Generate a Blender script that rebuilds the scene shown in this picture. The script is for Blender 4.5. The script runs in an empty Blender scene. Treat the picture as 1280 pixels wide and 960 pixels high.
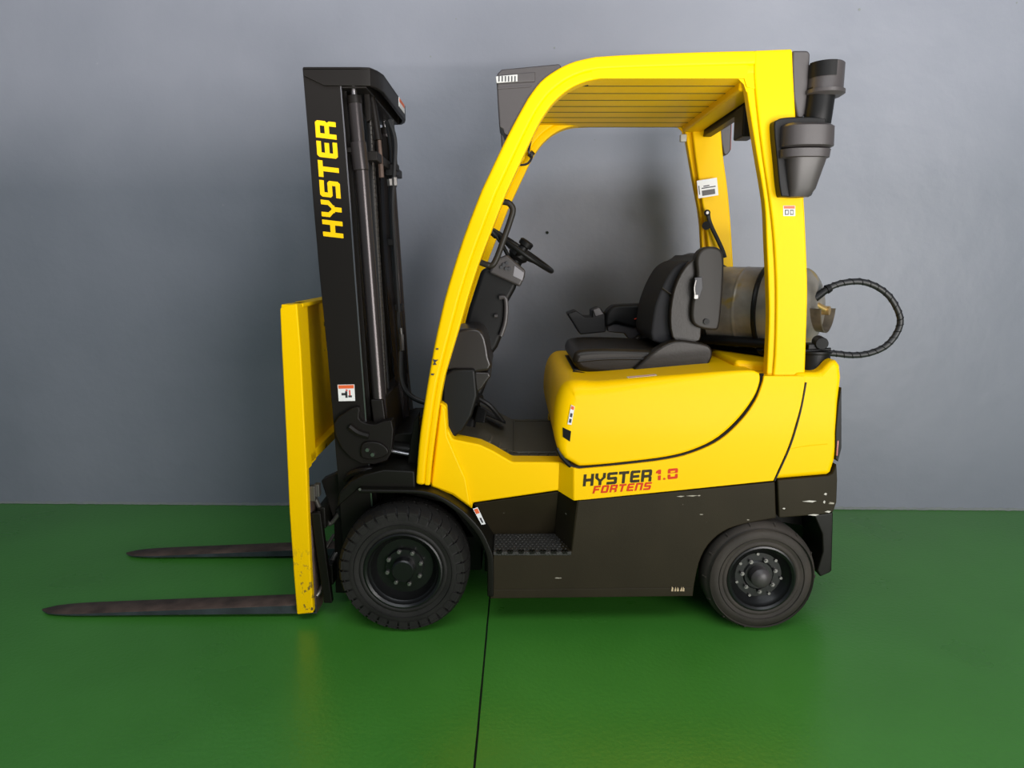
import bpy, bmesh, math, random
from mathutils import Vector, Matrix
random.seed(7)
S = bpy.context.scene
C = S.collection
PI = math.pi

# ------------------------------------------------------------------ camera
CY, CZ, PITCH, FPX = -2.60, 1.43, math.radians(9.77), 900.0
cam_d = bpy.data.cameras.new('camera'); cam_d.lens = FPX / 1280 * 36.0; cam_d.sensor_width = 36
cam_d.clip_start = 0.05
cam = bpy.data.objects.new('camera', cam_d); C.objects.link(cam)
cam.location = (0, CY, CZ); cam.rotation_euler = (PI / 2 - PITCH, 0, 0)
S.camera = cam
# ------------------------------------------------------------------ world, lights, exposure
w = bpy.data.worlds.new('world'); S.world = w; w.use_nodes = True
w.node_tree.nodes['Background'].inputs[0].default_value = (0.62, 0.80, 1.0, 1)
w.node_tree.nodes['Background'].inputs[1].default_value = 0.14
def area(name, loc, target, sx, sy, power, col=(1, 1, 1)):
    d = bpy.data.lights.new(name, 'AREA'); d.shape = 'RECTANGLE'; d.size = sx; d.size_y = sy
    d.energy = power; d.color = col
    o = bpy.data.objects.new(name, d); C.objects.link(o); o.location = loc
    o.rotation_euler = (Vector(target) - Vector(loc)).to_track_quat('-Z', 'Y').to_euler()
    return o
area('daylight_door', (3.6, -5.8, 1.65), (0.3, 0.8, 1.25), 3.4, 2.9, 270, (1.0, 0.965, 0.95))
area('skylight', (0.5, -3.5, 4.9), (0.6, -0.5, 0.0), 5.0, 2.0, 110, (0.92, 0.96, 1.0))
area('sunlit_threshold', (-1.5, -8.0, 0.03), (-1.5, -8.0, 3.0), 8.0, 1.0, 1900, (1.0, 0.93, 0.90))
area('sunlit_floor_patch', (2.2, -4.1, 0.02), (2.2, -4.1, 3.0), 3.4, 1.8, 370, (1.0, 0.95, 0.92))
S.view_settings.view_transform = 'Standard'; S.view_settings.look = 'None'
S.view_settings.exposure = 0.24; S.view_settings.gamma = 1.0
S.view_settings.use_curve_mapping = False

# ------------------------------------------------------------------ helpers
def W(u, v, Y):
    """photo pixel -> world point on the upright plane at depth Y"""
    a = (u - 640) / FPX; b = (480 - v) / FPX
    t = (Y - CY) / (b * math.sin(PITCH) + math.cos(PITCH))
    return Vector((a * t, Y, CZ + t * (b * math.cos(PITCH) - math.sin(PITCH))))
def XZ(pts, Y): return [(W(u, v, Y).x, W(u, v, Y).z) for u, v in pts]
def smooth(pts, n=4, closed=False):
    P = [Vector(p) for p in pts]; out = []; N = len(P)
    rng = range(N) if closed else range(N - 1)
    for i in rng:
        if closed: p0, p1, p2, p3 = P[i - 1], P[i], P[(i + 1) % N], P[(i + 2) % N]
        else: p0, p1, p2, p3 = P[max(i - 1, 0)], P[i], P[i + 1], P[min(i + 2, N - 1)]
        for k in range(n):
            t = k / n
            out.append(0.5 * ((2 * p1) + (-p0 + p2) * t + (2 * p0 - 5 * p1 + 4 * p2 - p3) * t * t + (-p0 + 3 * p1 - 3 * p2 + p3) * t ** 3))
    if not closed: out.append(P[-1])
    return [tuple(p) for p in out]

class MB:
    def __init__(s): s.bm = bmesh.new(); s.mi = 0
    def face(s, vs):
        try:
            f = s.bm.faces.new(vs); f.material_index = s.mi; return f
        except ValueError: return None
    def prism(s, xz, y0, y1, off=None):
        """side outline (x,z) extruded across the truck from y0 to y1; off(x,z)->extra y at y0"""
        a = [s.bm.verts.new((x, y0 if off is None else y0 + off(x, z), z)) for x, z in xz]
        b = [s.bm.verts.new((x, y1, z)) for x, z in xz]
        n = len(a)
        s.face(a); s.face(b[::-1])
        for i in range(n): s.face([a[i], b[i], b[(i + 1) % n], a[(i + 1) % n]][::-1])
        return s
    def strip(s, A, B, y0, y1):
        """long band between two edges A and B with equal point counts"""
        n = len(A)
        va = [s.bm.verts.new((x, y0, z)) for x, z in A]; vb = [s.bm.verts.new((x, y0, z)) for x, z in B]
        wa = [s.bm.verts.new((x, y1, z)) for x, z in A]; wb = [s.bm.verts.new((x, y1, z)) for x, z in B]
        for i in range(n - 1):
            s.face([va[i], va[i + 1], vb[i + 1], vb[i]]); s.face([wa[i], wb[i], wb[i + 1], wa[i + 1]])
            s.face([va[i], wa[i], wa[i + 1], va[i + 1]]); s.face([vb[i], vb[i + 1], wb[i + 1], wb[i]])
        s.face([va[0], vb[0], wb[0], wa[0]]); s.face([va[-1], wa[-1], wb[-1], vb[-1]])
        return s
    def box(s, c, d, rot=None):
        m = Matrix.Translation(c) @ (rot.to_4x4() if rot else Matrix()) @ Matrix.Diagonal((d[0], d[1], d[2], 1))
        r = bmesh.ops.create_cube(s.bm, size=1, matrix=m)
        for f in {f for v in r['verts'] for f in v.link_faces}: f.material_index = s.mi
        return s
    def hexa(s, pts):
        """8 points: 4 of one side, 4 of the opposite side in the same order"""
        v = [s.bm.verts.new(p) for p in pts]
        for q in ((0, 1, 2, 3), (7, 6, 5, 4), (0, 4, 5, 1), (1, 5, 6, 2), (2, 6, 7, 3), (3, 7, 4, 0)): s.face([v[i] for i in q])
        return s
    def cyl(s, a, b, r, r2=None, n=20):
        a = Vector(a); b = Vector(b); r2 = r if r2 is None else r2
        q = (b - a).to_track_quat('Z', 'Y').to_matrix()
        A = []; B = []
        for i in range(n):
            t = 2 * PI * i / n; d = q @ Vector((math.cos(t), math.sin(t), 0))
            A.append(s.bm.verts.new(a + d * r)); B.append(s.bm.verts.new(b + d * r2))
        s.face(A[::-1]); s.face(B)
        for i in range(n): s.face([A[i], A[(i + 1) % n], B[(i + 1) % n], B[i]])
        return s
    def lathe(s, o, ax, prof, n=32):
        """prof: list of (distance along the axis, radius)"""
        o = Vector(o); ax = Vector(ax).normalized(); q = ax.to_track_quat('Z', 'Y').to_matrix()
        R = []
        for h, r in prof:
            if r < 1e-5: R.append([s.bm.verts.new(o + ax * h)])
            else: R.append([s.bm.verts.new(o + ax * h + q @ Vector((math.cos(2 * PI * i / n) * r, math.sin(2 * PI * i / n) * r, 0))) for i in range(n)])
        for k in range(len(R) - 1):
            a, b = R[k], R[k + 1]
            for i in range(n):
                j = (i + 1) % n
                if len(a) == 1 and len(b) == 1: continue
                if len(a) == 1: s.face([a[0], b[j], b[i]])
                elif len(b) == 1: s.face([a[i], a[j], b[0]])
                else: s.face([a[i], a[j], b[j], b[i]])
        return s
    def tube(s, pts, r, n=10, sm=5, closed=False, rfun=None, flat=1.0):
        P = [Vector(p) for p in (smooth(pts, sm, closed) if sm > 1 else pts)]
        N = len(P); rings = []; up = None
        for i, p in enumerate(P):
            if closed: t = P[(i + 1) % N] - P[i - 1]
            else: t = P[min(i + 1, N - 1)] - P[max(i - 1, 0)]
            t.normalize()
            if up is None:
                up = Vector((0, 0, 1)) if abs(t.z) < .9 else Vector((0, 1, 0))
            x = t.cross(up)
            if x.length < 1e-4: x = t.orthogonal()
            x.normalize(); up = x.cross(t).normalized()
            rr = rfun(i / (N - 1)) * r if rfun else r
            rings.append([s.bm.verts.new(p + x * math.cos(2 * PI * k / n) * rr + up * math.sin(2 * PI * k / n) * rr * flat) for k in range(n)])
        for i in range(N if closed else N - 1):
            a, b = rings[i], rings[(i + 1) % N]
            for k in range(n): s.face([a[k], a[(k + 1) % n], b[(k + 1) % n], b[k]])
        if not closed: s.face(rings[0][::-1]); s.face(rings[-1])
        return s

FK = None      # root of the forklift; set below
def build(name, mb, mats, parent=None, bevel=0, seg=2, angle=35, wn=True, subd=0):
    bmesh.ops.recalc_face_normals(mb.bm, faces=mb.bm.faces)
    me = bpy.data.meshes.new(name); mb.bm.to_mesh(me); mb.bm.free()
    for m in (mats if isinstance(mats, (list, tuple)) else [mats]): me.materials.append(m)
    me.polygons.foreach_set('use_smooth', [True] * len(me.polygons))
    me.set_sharp_from_angle(angle=math.radians(angle))
    o = bpy.data.objects.new(name, me); C.objects.link(o)
    if subd:
        m = o.modifiers.new('sub', 'SUBSURF'); m.levels = subd; m.render_levels = subd
    if bevel:
        m = o.modifiers.new('bevel', 'BEVEL'); m.width = bevel; m.segments = seg; m.limit_method = 'ANGLE'
        m.angle_limit = math.radians(angle); m.use_clamp_overlap = True
        if wn:
            k = o.modifiers.new('wn', 'WEIGHTED_NORMAL'); k.keep_sharp = False
    if parent is not None:
        o.parent = parent
        if parent.type == 'EMPTY': o.location = -parent.location
    return o
def tag(o, label=None, cat=None, group=None, kind=None):
    if label: o['label'] = label
    if cat: o['category'] = cat
    if group: o['group'] = group
    if kind: o['kind'] = kind
    return o
YC = 0.54
def mirror(o, parent=None):
    """the same part on the far side of the truck, with its sub-parts"""
    c = o.copy(); C.objects.link(c)
    if parent is None:
        c.parent = o.parent; c.location = (o.location.x, o.location.y + 2 * YC if o.parent.type != 'EMPTY' else -o.location.y, o.location.z); c.scale = (1, -1, 1)
    else: c.parent = parent
    for ch in o.children: mirror(ch, c)
    return c

# ------------------------------------------------------------------ materials
def mat(name, col, rough=.5, metal=0, coat=0, bump=0, bscale=40, var=0, vscale=3, spec=.5, emit=None, estr=0):
    m = bpy.data.materials.new(name); m.use_nodes = True
    nt = m.node_tree; b = nt.nodes['Principled BSDF']
    b.inputs['Base Color'].default_value = (*col, 1); b.inputs['Roughness'].default_value = rough
    b.inputs['Metallic'].default_value = metal; b.inputs['Coat Weight'].default_value = coat
    b.inputs['Coat Roughness'].default_value = .12; b.inputs['Specular IOR Level'].default_value = spec
    tc = nt.nodes.new('ShaderNodeTexCoord')
    if var:
        n = nt.nodes.new('ShaderNodeTexNoise'); n.inputs['Scale'].default_value = vscale; n.inputs['Detail'].default_value = 6
        nt.links.new(tc.outputs['Object'], n.inputs['Vector'])
        r = nt.nodes.new('ShaderNodeValToRGB')
        r.color_ramp.elements[0].position = .3; r.color_ramp.elements[1].position = .7
        r.color_ramp.elements[0].color = (*[c * (1 - var) for c in col], 1)
        r.color_ramp.elements[1].color = (*[min(1, c * (1 + var)) for c in col], 1)
        nt.links.new(n.outputs[0], r.inputs[0]); nt.links.new(r.outputs[0], b.inputs['Base Color'])
    if bump:
        n = nt.nodes.new('ShaderNodeTexNoise'); n.inputs['Scale'].default_value = bscale; n.inputs['Detail'].default_value = 5
        nt.links.new(tc.outputs['Object'], n.inputs['Vector'])
        k = nt.nodes.new('ShaderNodeBump'); k.inputs['Strength'].default_value = bump; k.inputs['Distance'].default_value = .01
        nt.links.new(n.outputs[0], k.inputs['Height']); nt.links.new(k.outputs[0], b.inputs['Normal'])
    if emit:
        b.inputs['Emission Color'].default_value = (*emit, 1); b.inputs['Emission Strength'].default_value = estr
    return m
def spots(m, col, scale, thresh, soft=.02, stretch=(1, 1, 1), zmax=None, rough=None, seedoff=0):
    """scattered chips or scratches mixed over the base colour"""
    nt = m.node_tree; b = nt.nodes['Principled BSDF']
    tc = nt.nodes.new('ShaderNodeTexCoord'); mp = nt.nodes.new('ShaderNodeMapping')
    mp.inputs['Scale'].default_value = stretch; mp.inputs['Location'].default_value = (seedoff, seedoff * .7, seedoff * .3)
    nt.links.new(tc.outputs['Object'], mp.inputs[0])
    n = nt.nodes.new('ShaderNodeTexNoise'); n.inputs['Scale'].default_value = scale; n.inputs['Detail'].default_value = 3
    nt.links.new(mp.outputs[0], n.inputs['Vector'])
    mr = nt.nodes.new('ShaderNodeMapRange'); mr.inputs['From Min'].default_value = thresh; mr.inputs['From Max'].default_value = thresh + soft
    nt.links.new(n.outputs[0], mr.inputs['Value'])
    fac = mr.outputs[0]
    if zmax is not None:
        sx = nt.nodes.new('ShaderNodeSeparateXYZ'); nt.links.new(tc.outputs['Object'], sx.inputs[0])
        zr = nt.nodes.new('ShaderNodeMapRange'); zr.inputs['From Min'].default_value = zmax; zr.inputs['From Max'].default_value = zmax * .3
        nt.links.new(sx.outputs[2], zr.inputs['Value'])
        mu = nt.nodes.new('ShaderNodeMath'); mu.operation = 'MULTIPLY'
        nt.links.new(fac, mu.inputs[0]); nt.links.new(zr.outputs[0], mu.inputs[1]); fac = mu.outputs[0]
    mx = nt.nodes.new('ShaderNodeMix'); mx.data_type = 'RGBA'
    bc = b.inputs['Base Color']
    if bc.is_linked:
        nt.links.new(bc.links[0].from_socket, mx.inputs[6])
    else: mx.inputs[6].default_value = bc.default_value
    mx.inputs[7].default_value = (*col, 1)
    nt.links.new(fac, mx.inputs[0]); nt.links.new(mx.outputs[2], bc)
    return m

M = {}
M['yellow'] = spots(mat('yellow_paint', (.92, .55, .0), .42, coat=.02, spec=.09), (.08, .06, .02), 9, .80, .01, (1, 1, 2.2))
M['yellow_worn'] = spots(spots(mat('worn_yellow_paint', (.89, .54, .0), .45, coat=.0, spec=.08), (.10, .07, .03), 60, .60, .04, (1, 1, .7), zmax=.34), (.12, .08, .02), 12, .74, .01, (1, 1, 1), seedoff=3)
M['black'] = spots(mat('black_steel_paint', (.006, .0055, .004), .42, spec=.2), (.25, .23, .2), 16, .77, .01)
M['mast'] = spots(mat('mast_black_paint', (.0085, .007, .006), .42, spec=.2), (.3, .28, .25), 20, .78, .01)
M['skirt'] = spots(spots(mat('charcoal_textured_paint', (.024, .019, .010), .60, bump=.08, bscale=300, var=.1, vscale=6, spec=.16), (.35, .32, .26), 14, .755, .02, (1, 1, 3)), (.3, .27, .22), 30, .76, .02, (1, 1, 1), seedoff=5)
M['plastic'] = mat('dark_grey_plastic', (.048, .042, .042), .42, bump=.05, bscale=400)
M['plastic_black'] = mat('black_plastic', (.007, .007, .007), .45, bump=.05, bscale=300, spec=.2)
M['gloss_brown'] = mat('glossy_cowl_plastic', (.020, .016, .014), .28, spec=.45)
M['seat_plastic'] = mat('seat_plastic', (.020, .017, .014), .48, spec=.3)
M['vinyl'] = mat('seat_vinyl', (.014, .011, .008), .40, bump=.06, bscale=120, var=.25, vscale=7, spec=.32)
M['fabric'] = mat('seat_fabric', (.008, .008, .010), .85, bump=.15, bscale=500)
M['rubber'] = mat('tyre_rubber', (.012, .011, .010), .62, spec=.3, bump=.12, bscale=90, var=.3, vscale=9)
M['rubber_dusty'] = mat('dusty_tyre_rubber', (.034, .027, .021), .75, bump=.12, bscale=90, var=.35, vscale=7)
M['rim'] = mat('gloss_black_rim', (.006, .006, .006), .32, spec=.45)
M['bolt'] = mat('zinc_bolt', (.24, .23, .22), .38, metal=.8)
M['chrome'] = mat('chrome_rod', (.35, .34, .35), .3, metal=1)
M['cylinder'] = mat('dark_cylinder', (.060, .052, .052), .24, metal=.6)
M['chain'] = mat('oily_chain', (.13, .12, .11), .4, metal=.7)
M['hose'] = mat('black_hose', (.014, .014, .015), .45)
M['white'] = mat('white_label', (.75, .75, .74), .45)
M['orange'] = mat('orange_label', (.72, .12, .03), .45)
M['ink'] = mat('black_ink', (.03, .03, .035), .5)
M['red'] = mat('red_print', (.62, .035, .006), .5, spec=.2)
M['dark_print'] = mat('dark_print', (.03, .022, .006), .5, spec=.2)
M['yellow_print'] = mat('yellow_print', (.92, .56, .0), .5, spec=.2)
M['rust'] = mat('rusty_fork_steel', (.085, .055, .042), .62, metal=.25, bump=.3, bscale=60, var=.45, vscale=14)
M['fork_side'] = mat('worn_fork_edge', (.055, .065, .075), .5, metal=.4, bump=.2, bscale=60, var=.3, vscale=12)
M['tank'] = spots(mat('tank_grey_paint', (.21, .19, .16), .38, metal=.25, bump=.3, bscale=18, var=.5, vscale=7), (.30, .21, .05), 6, .62, .05)
M['brass'] = mat('brass_valve', (.62, .40, .15), .35, metal=.8)
M['mat'] = mat('rubber_floor_mat', (.085, .076, .052), .5, bump=.1, bscale=200)
M['lens'] = mat('clear_lamp_lens', (.48, .48, .46), .25)
M['red_lens'] = mat('red_lamp_lens', (.45, .12, .10), .2, coat=.5)
M['tread_plate'] = mat('grip_step', (.04, .038, .034), .55, bump=.9, bscale=160)
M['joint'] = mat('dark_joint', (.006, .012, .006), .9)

def wall_mat():
    m = mat('grey_blue_wall_paint', (.235, .250, .275), .42, spec=.4)
    nt = m.node_tree; b = nt.nodes['Principled BSDF']; tc = nt.nodes.new('ShaderNodeTexCoord')
    n = nt.nodes.new('ShaderNodeTexNoise'); n.inputs['Scale'].default_value = 1.6; n.inputs['Detail'].default_value = 8
    nt.links.new(tc.outputs['Object'], n.inputs['Vector'])
    r = nt.nodes.new('ShaderNodeValToRGB'); r.color_ramp.elements[0].position = .3; r.color_ramp.elements[1].position = .7
    r.color_ramp.elements[0].color = (.208, .222, .260, 1); r.color_ramp.elements[1].color = (.236, .248, .288, 1)
    nt.links.new(n.outputs[0], r.inputs[0]); nt.links.new(r.outputs[0], b.inputs['Base Color'])
    n1 = nt.nodes.new('ShaderNodeTexNoise'); n1.inputs['Scale'].default_value = 5; n1.inputs['Detail'].default_value = 8
    n2 = nt.nodes.new('ShaderNodeTexNoise'); n2.inputs['Scale'].default_value = 90; n2.inputs['Detail'].default_value = 3
    for q in (n1, n2): nt.links.new(tc.outputs['Object'], q.inputs['Vector'])
    b1 = nt.nodes.new('ShaderNodeBump'); b1.inputs['Strength'].default_value = .30; b1.inputs['Distance'].default_value = .02
    b2 = nt.nodes.new('ShaderNodeBump'); b2.inputs['Strength'].default_value = .035; b2.inputs['Distance'].default_value = .01
    nt.links.new(n1.outputs[0], b1.inputs['Height']); nt.links.new(n2.outputs[0], b2.inputs['Height'])
    nt.links.new(b1.outputs[0], b2.inputs['Normal']); nt.links.new(b2.outputs[0], b.inputs['Normal'])
    spots(m, (.09, .09, .10), 22, .80, .01); spots(m, (.5, .5, .52), 34, .80, .01, seedoff=9)
    return m
def floor_mat():
    m = mat('green_floor_paint', (.045, .15, .035), .30, spec=.36)
    nt = m.node_tree; b = nt.nodes['Principled BSDF']; tc = nt.nodes.new('ShaderNodeTexCoord')
    n = nt.nodes.new('ShaderNodeTexNoise'); n.inputs['Scale'].default_value = 1.4; n.inputs['Detail'].default_value = 9
    nt.links.new(tc.outputs['Object'], n.inputs['Vector'])
    r = nt.nodes.new('ShaderNodeValToRGB'); r.color_ramp.elements[0].position = .32; r.color_ramp.elements[1].position = .68
    r.color_ramp.elements[0].color = (.046, .205, .024, 1); r.color_ramp.elements[1].color = (.060, .250, .034, 1)
    nt.links.new(n.outputs[0], r.inputs[0]); nt.links.new(r.outputs[0], b.inputs['Base Color'])
    rr = nt.nodes.new('ShaderNodeMapRange'); rr.inputs['To Min'].default_value = .22; rr.inputs['To Max'].default_value = .36
    nt.links.new(n.outputs[0], rr.inputs['Value']); nt.links.new(rr.outputs[0], b.inputs['Roughness'])
    n2 = nt.nodes.new('ShaderNodeTexNoise'); n2.inputs['Scale'].default_value = 60; n2.inputs['Detail'].default_value = 4
    nt.links.new(tc.outputs['Object'], n2.inputs['Vector'])
    b2 = nt.nodes.new('ShaderNodeBump'); b2.inputs['Strength'].default_value = .12; b2.inputs['Distance'].default_value = .01
    nt.links.new(n2.outputs[0], b2.inputs['Height']); nt.links.new(b2.outputs[0], b.inputs['Normal'])
    spots(m, (.16, .26, .12), 26, .765, .02, (1, 2.0, 1)); spots(m, (.015, .04, .012), 40, .785, .01, seedoff=4)
    return m
M['wall'] = wall_mat(); M['floor'] = floor_mat()

# ------------------------------------------------------------------ the setting
AW = math.radians(-1.2)                       # the wall is not quite parallel to the truck
WY = 1.45
def rotz(p): 
    c, s = math.cos(AW), math.sin(AW); return Vector((p[0] * c - p[1] * s, p[0] * s + p[1] * c + WY, p[2]))
m = MB(); n = 160
rw = random.Random(3)                         # wall with a slightly ragged painted foot
vb = []; 
for i in range(n + 1):
    x = -7 + 14 * i / n
    vb.append(rotz((x, 0, 0)))
m.hexa([rotz(p) for p in ((-7, 0, 0), (7, 0, 0), (7, .2, 0), (-7, .2, 0), (-7, 0, 5), (7, 0, 5), (7, .2, 5), (-7, .2, 5))])
tag(build('wall_back', m, M['wall']), kind='structure')
m = MB()                                      # lumpy sealant line where wall and floor meet
top = []; bot = []
for i in range(n * 4 + 1):
    x = -5 + 10 * i / (n * 4)
    h = .010 + .007 * rw.random(); d = .006 + .010 * rw.random()
    top.append((m.bm.verts.new(rotz((x, -.0005, h))), m.bm.verts.new(rotz((x, -d, .0015)))))
for i in range(len(top) - 1):
    m.face([top[i][0], top[i][1], top[i + 1][1], top[i + 1][0]])
M['sealant'] = mat('rough_wall_foot', (.20, .22, .21), .8, bump=.4, bscale=120)
tag(build('baseboard_back', m, M['sealant'], angle=80), kind='structure')
m = MB(); m.box((0, -2.6, -.06), (14, 9, .1))
FL = tag(build('floor', m, M['joint']), kind='structure')
jx0 = W(612, 750, 0); 
def fl(u, v):                                  # pixel on the ground
    a = (u - 640) / FPX; b = (480 - v) / FPX
    t = CZ / (math.sin(PITCH) - b * math.cos(PITCH))
    return Vector((a * t, CY + t * (b * math.sin(PITCH) + math.cos(PITCH)), 0))
ja, jb = fl(612, 750), fl(593, 958)
jd = (jb - ja) / (jb.y - ja.y)
def jx(y, r=0): return ja.x + jd.x * (y - ja.y)
for sgn in (-1, 1):
    m = MB(); g = .003
    N = 90; pts = []
    for i in range(N + 1):
        y = -7 + 8.6 * i / N
        pts.append((jx(y) + sgn * (g + rw.random() * .0012), y))
    o = [(sgn * 7, 1.6), (sgn * 7, -7)]
    ring = pts + o
    lo = [m.bm.verts.new((x, y, -.02)) for x, y in ring]; hi = [m.bm.verts.new((x, y, 0)) for x, y in ring]
    m.face(lo); m.face(hi)
    for i in range(len(ring)): m.face([lo[i], lo[(i + 1) % len(ring)], hi[(i + 1) % len(ring)], hi[i]])
    build('floor_slab', m, M['floor'], FL)
m = MB(); p = W(684, 291, WY - .0); m.cyl((p.x, WY - .015, p.z), (p.x, WY + .03, p.z), .008, n=8); build('wall_plug', m, M['joint'], bpy.data.objects['wall_back']).location = (0, 0, 0)
for u, v, q in ((570, 23, .004), (693, 60, .006), (538, 70, .005), (1070, 15, .008), (1262, 8, .005), (1278, 195, .007), (1273, 317, .006), (743, 175, .004)):
    p = W(u, v, WY); wy = WY + p.x * math.tan(AW); m = MB(); m.lathe((p.x, wy + .004, p.z), (0, -1, 0), [(0, q), (.005, q * .8), (.006, 0)], 7)
    build('wall_nick', m, M['sealant'], bpy.data.objects['wall_back']).location = (0, 0, 0)
# unseen low blocker added behind the camera, shading the lower wall from sunlit_threshold
m = MB(); m.box((-1.5, -5.4, .285), (9, .12, .57))
tag(build('light_blocker', m, M['wall']), kind='structure')

# ------------------------------------------------------------------ lettering
def seg_poly(a, b, t):
    a = Vector(a); b = Vector(b); d = (b - a).normalized(); nn = Vector((-d.y, d.x)) * t / 2; e = d * t / 2 * 0
    return [a - nn - e, b - nn + e, b + nn + e, a + nn - e]
# letters in a box: width .84, height 1; strokes as rectangles / polygons
T = .24
def R(x0, y0, x1, y1): return [(x0, y0), (x1, y0), (x1, y1), (x0, y1)]
LET = {
 'H': (.86, [R(0, 0, T, 1), R(.86 - T, 0, .86, 1), R(T, .38, .86 - T, .62)]),
 'Y': (.86, [R(.31, 0, .31 + T, .36), [(.31, .34), (.55, .34), (.24, .66), (0, .60)][0:4], [(.31, .34), (.55, .34), (.86, .60), (.62, .66)], R(0, .60, T, 1), R(.62, .60, .86, 1), R(.24, .34, .62, .50)]),
 'S': (.84, [R(0, 0, .74, .22), [(.74, 0), (.84, .10), (.84, .52), (.74, .61)], R(.60, .2, .74, .5), R(.10, .39, .74, .61), [(.10, .39), (.10, 1), (0, .90), (0, .48)], R(.10, .5, .24, .8), R(.10, .78, .84, 1)]),
 'T': (.84, [R(0, .77, .84, 1), R(.30, 0, .54, .77)]),
 'E': (.80, [[(.1, 0), (.24, 0), (.24, 1), (.1, 1), (0, .9), (0, .1)], R(.24, 0, .80, .22), R(.24, .39, .74, .61), R(.24, .78, .80, 1)]),
 'R': (.86, [R(0, 0, T, 1), R(T, .78, .76, 1), [(.76, 1), (.86, .9), (.86, .52), (.78, .43), (.62, .43), (.62, 1)], R(T, .34, .70, .56), [(.62, .45), (.78, .43), (.86, .34), (.86, 0), (.62, 0)]]),
 'F': (.80, [R(0, 0, T, 1), R(T, .38, .70, .60), R(0, .78, .80, 1)]),
 'O': (.86, [[(.1, 0), (.24, 0), (.24, 1), (.1, 1), (0, .9), (0, .1)], [(.62, 0), (.76, 0), (.86, .1), (.86, .9), (.76, 1), (.62, 1)], R(.24, 0, .62, .22), R(.24, .78, .62, 1)]),
 'N': (.86, [R(0, 0, T, 1), R(T, .78, .74, 1), [(.74, 1), (.86, .88), (.86, 0), (.62, 0), (.62, 1)]]),
 '1': (.50, [[(.20, 0), (.46, 0), (.46, .44), (.20, .44)], [(.20, .56), (.46, .56), (.46, 1), (.22, 1), (.0, .82), (.0, .68), (.20, .68)]]),
 '.': (.34, [R(.06, 0, .26, .16)]),
 '8': (.90, [[(.08, 0), (.82, 0), (.90, .1), (.90, .44), (.66, .44), (.66, .22), (.24, .22), (.24, .44), (0, .44), (0, .1)], [(.08, 1), (0, .9), (0, .56), (.90, .56), (.90, .9), (.82, 1)][::-1]]),
}
def lettering(name, text, o, ex, ey, mt, parent, gap=.12, skip_hole=False):
    """o origin, ex world vector of one cap-height along the text, ey world vector of one cap-height up"""
    m = MB(); x = 0; nrm = Vector(ex).cross(Vector(ey)).normalized()
    hi = 0
    for ch in text:
        wd, polys = LET[ch]
        if ch == '8':
            polys = polys[:1] + [R(.0, .56, .24, .92), R(.66, .56, .90, .92), R(.06, .78, .84, 1), R(.24, .56, .66, .62)]
        for P in polys:
            f = [Vector(o) + Vector(ex) * (x + px) + Vector(ey) * py for px, py in P]
            a = [m.bm.verts.new(p + nrm * .0004) for p in f]; hi += 1; b = [m.bm.verts.new(p + nrm * (.0009 + .00006 * (hi % 8))) for p in f]
            m.face(b); m.face(a[::-1]); k = len(a)
            for i in range(k): m.face([a[i], a[(i + 1) % k], b[(i + 1) % k], b[i]])
        x += wd + gap
    return build(name, m, mt, parent)
def sticker(name, c4, parent, parts=(), label=None, t=.0008, base='white'):
    """c4: corner points bl, br, tr, tl (world). parts: (u0,v0,u1,v1,matkey) in 0..1"""
    bl, br, tr, tl = [Vector(p) for p in c4]; nrm = (br - bl).cross(tl - bl).normalized()
    def uv(u, v): return bl * (1 - u) * (1 - v) + br * u * (1 - v) + tr * u * v + tl * (1 - u) * v
    keys = [base]; m = MB()
    def slab(q, a, b):
        A = [m.bm.verts.new(p + nrm * a) for p in q]; B = [m.bm.verts.new(p + nrm * b) for p in q]; k = len(q)
        m.face(B)
        for i in range(k): m.face([A[i], A[(i + 1) % k], B[(i + 1) % k], B[i]])
    slab([uv(0, 0), uv(1, 0), uv(1, 1), uv(0, 1)], -.001, t)
    for u0, v0, u1, v1, k in parts:
        if k not in keys: keys.append(k)
        m.mi = keys.index(k); slab([uv(u0, v0), uv(u1, v0), uv(u1, v1), uv(u0, v1)], t, t + .0005)
    o = build(name, m, [M[k] for k in keys], parent)
    if label: o['label'] = label
    return o
def corners(u0, v0, u1, v1, Y): return [W(u0, v1, Y), W(u1, v1, Y), W(u1, v0, Y), W(u0, v0, Y)]
WARN = [(.04, .76, .96, .97, 'orange'), (.2, .35, .5, .5, 'ink'), (.42, .2, .56, .6, 'ink'), (.6, .22, .82, .34, 'ink'), (.66, .34, .74, .66, 'red'), (.46, .62, .58, .7, 'red')]

# ------------------------------------------------------------------ forklift
FK = bpy.data.objects.new('forklift', None); C.objects.link(FK); FK.location = (0.25, YC, 0)
tag(FK, 'yellow and black forklift truck standing sideways on the green floor by the wall', 'forklift')

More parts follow.
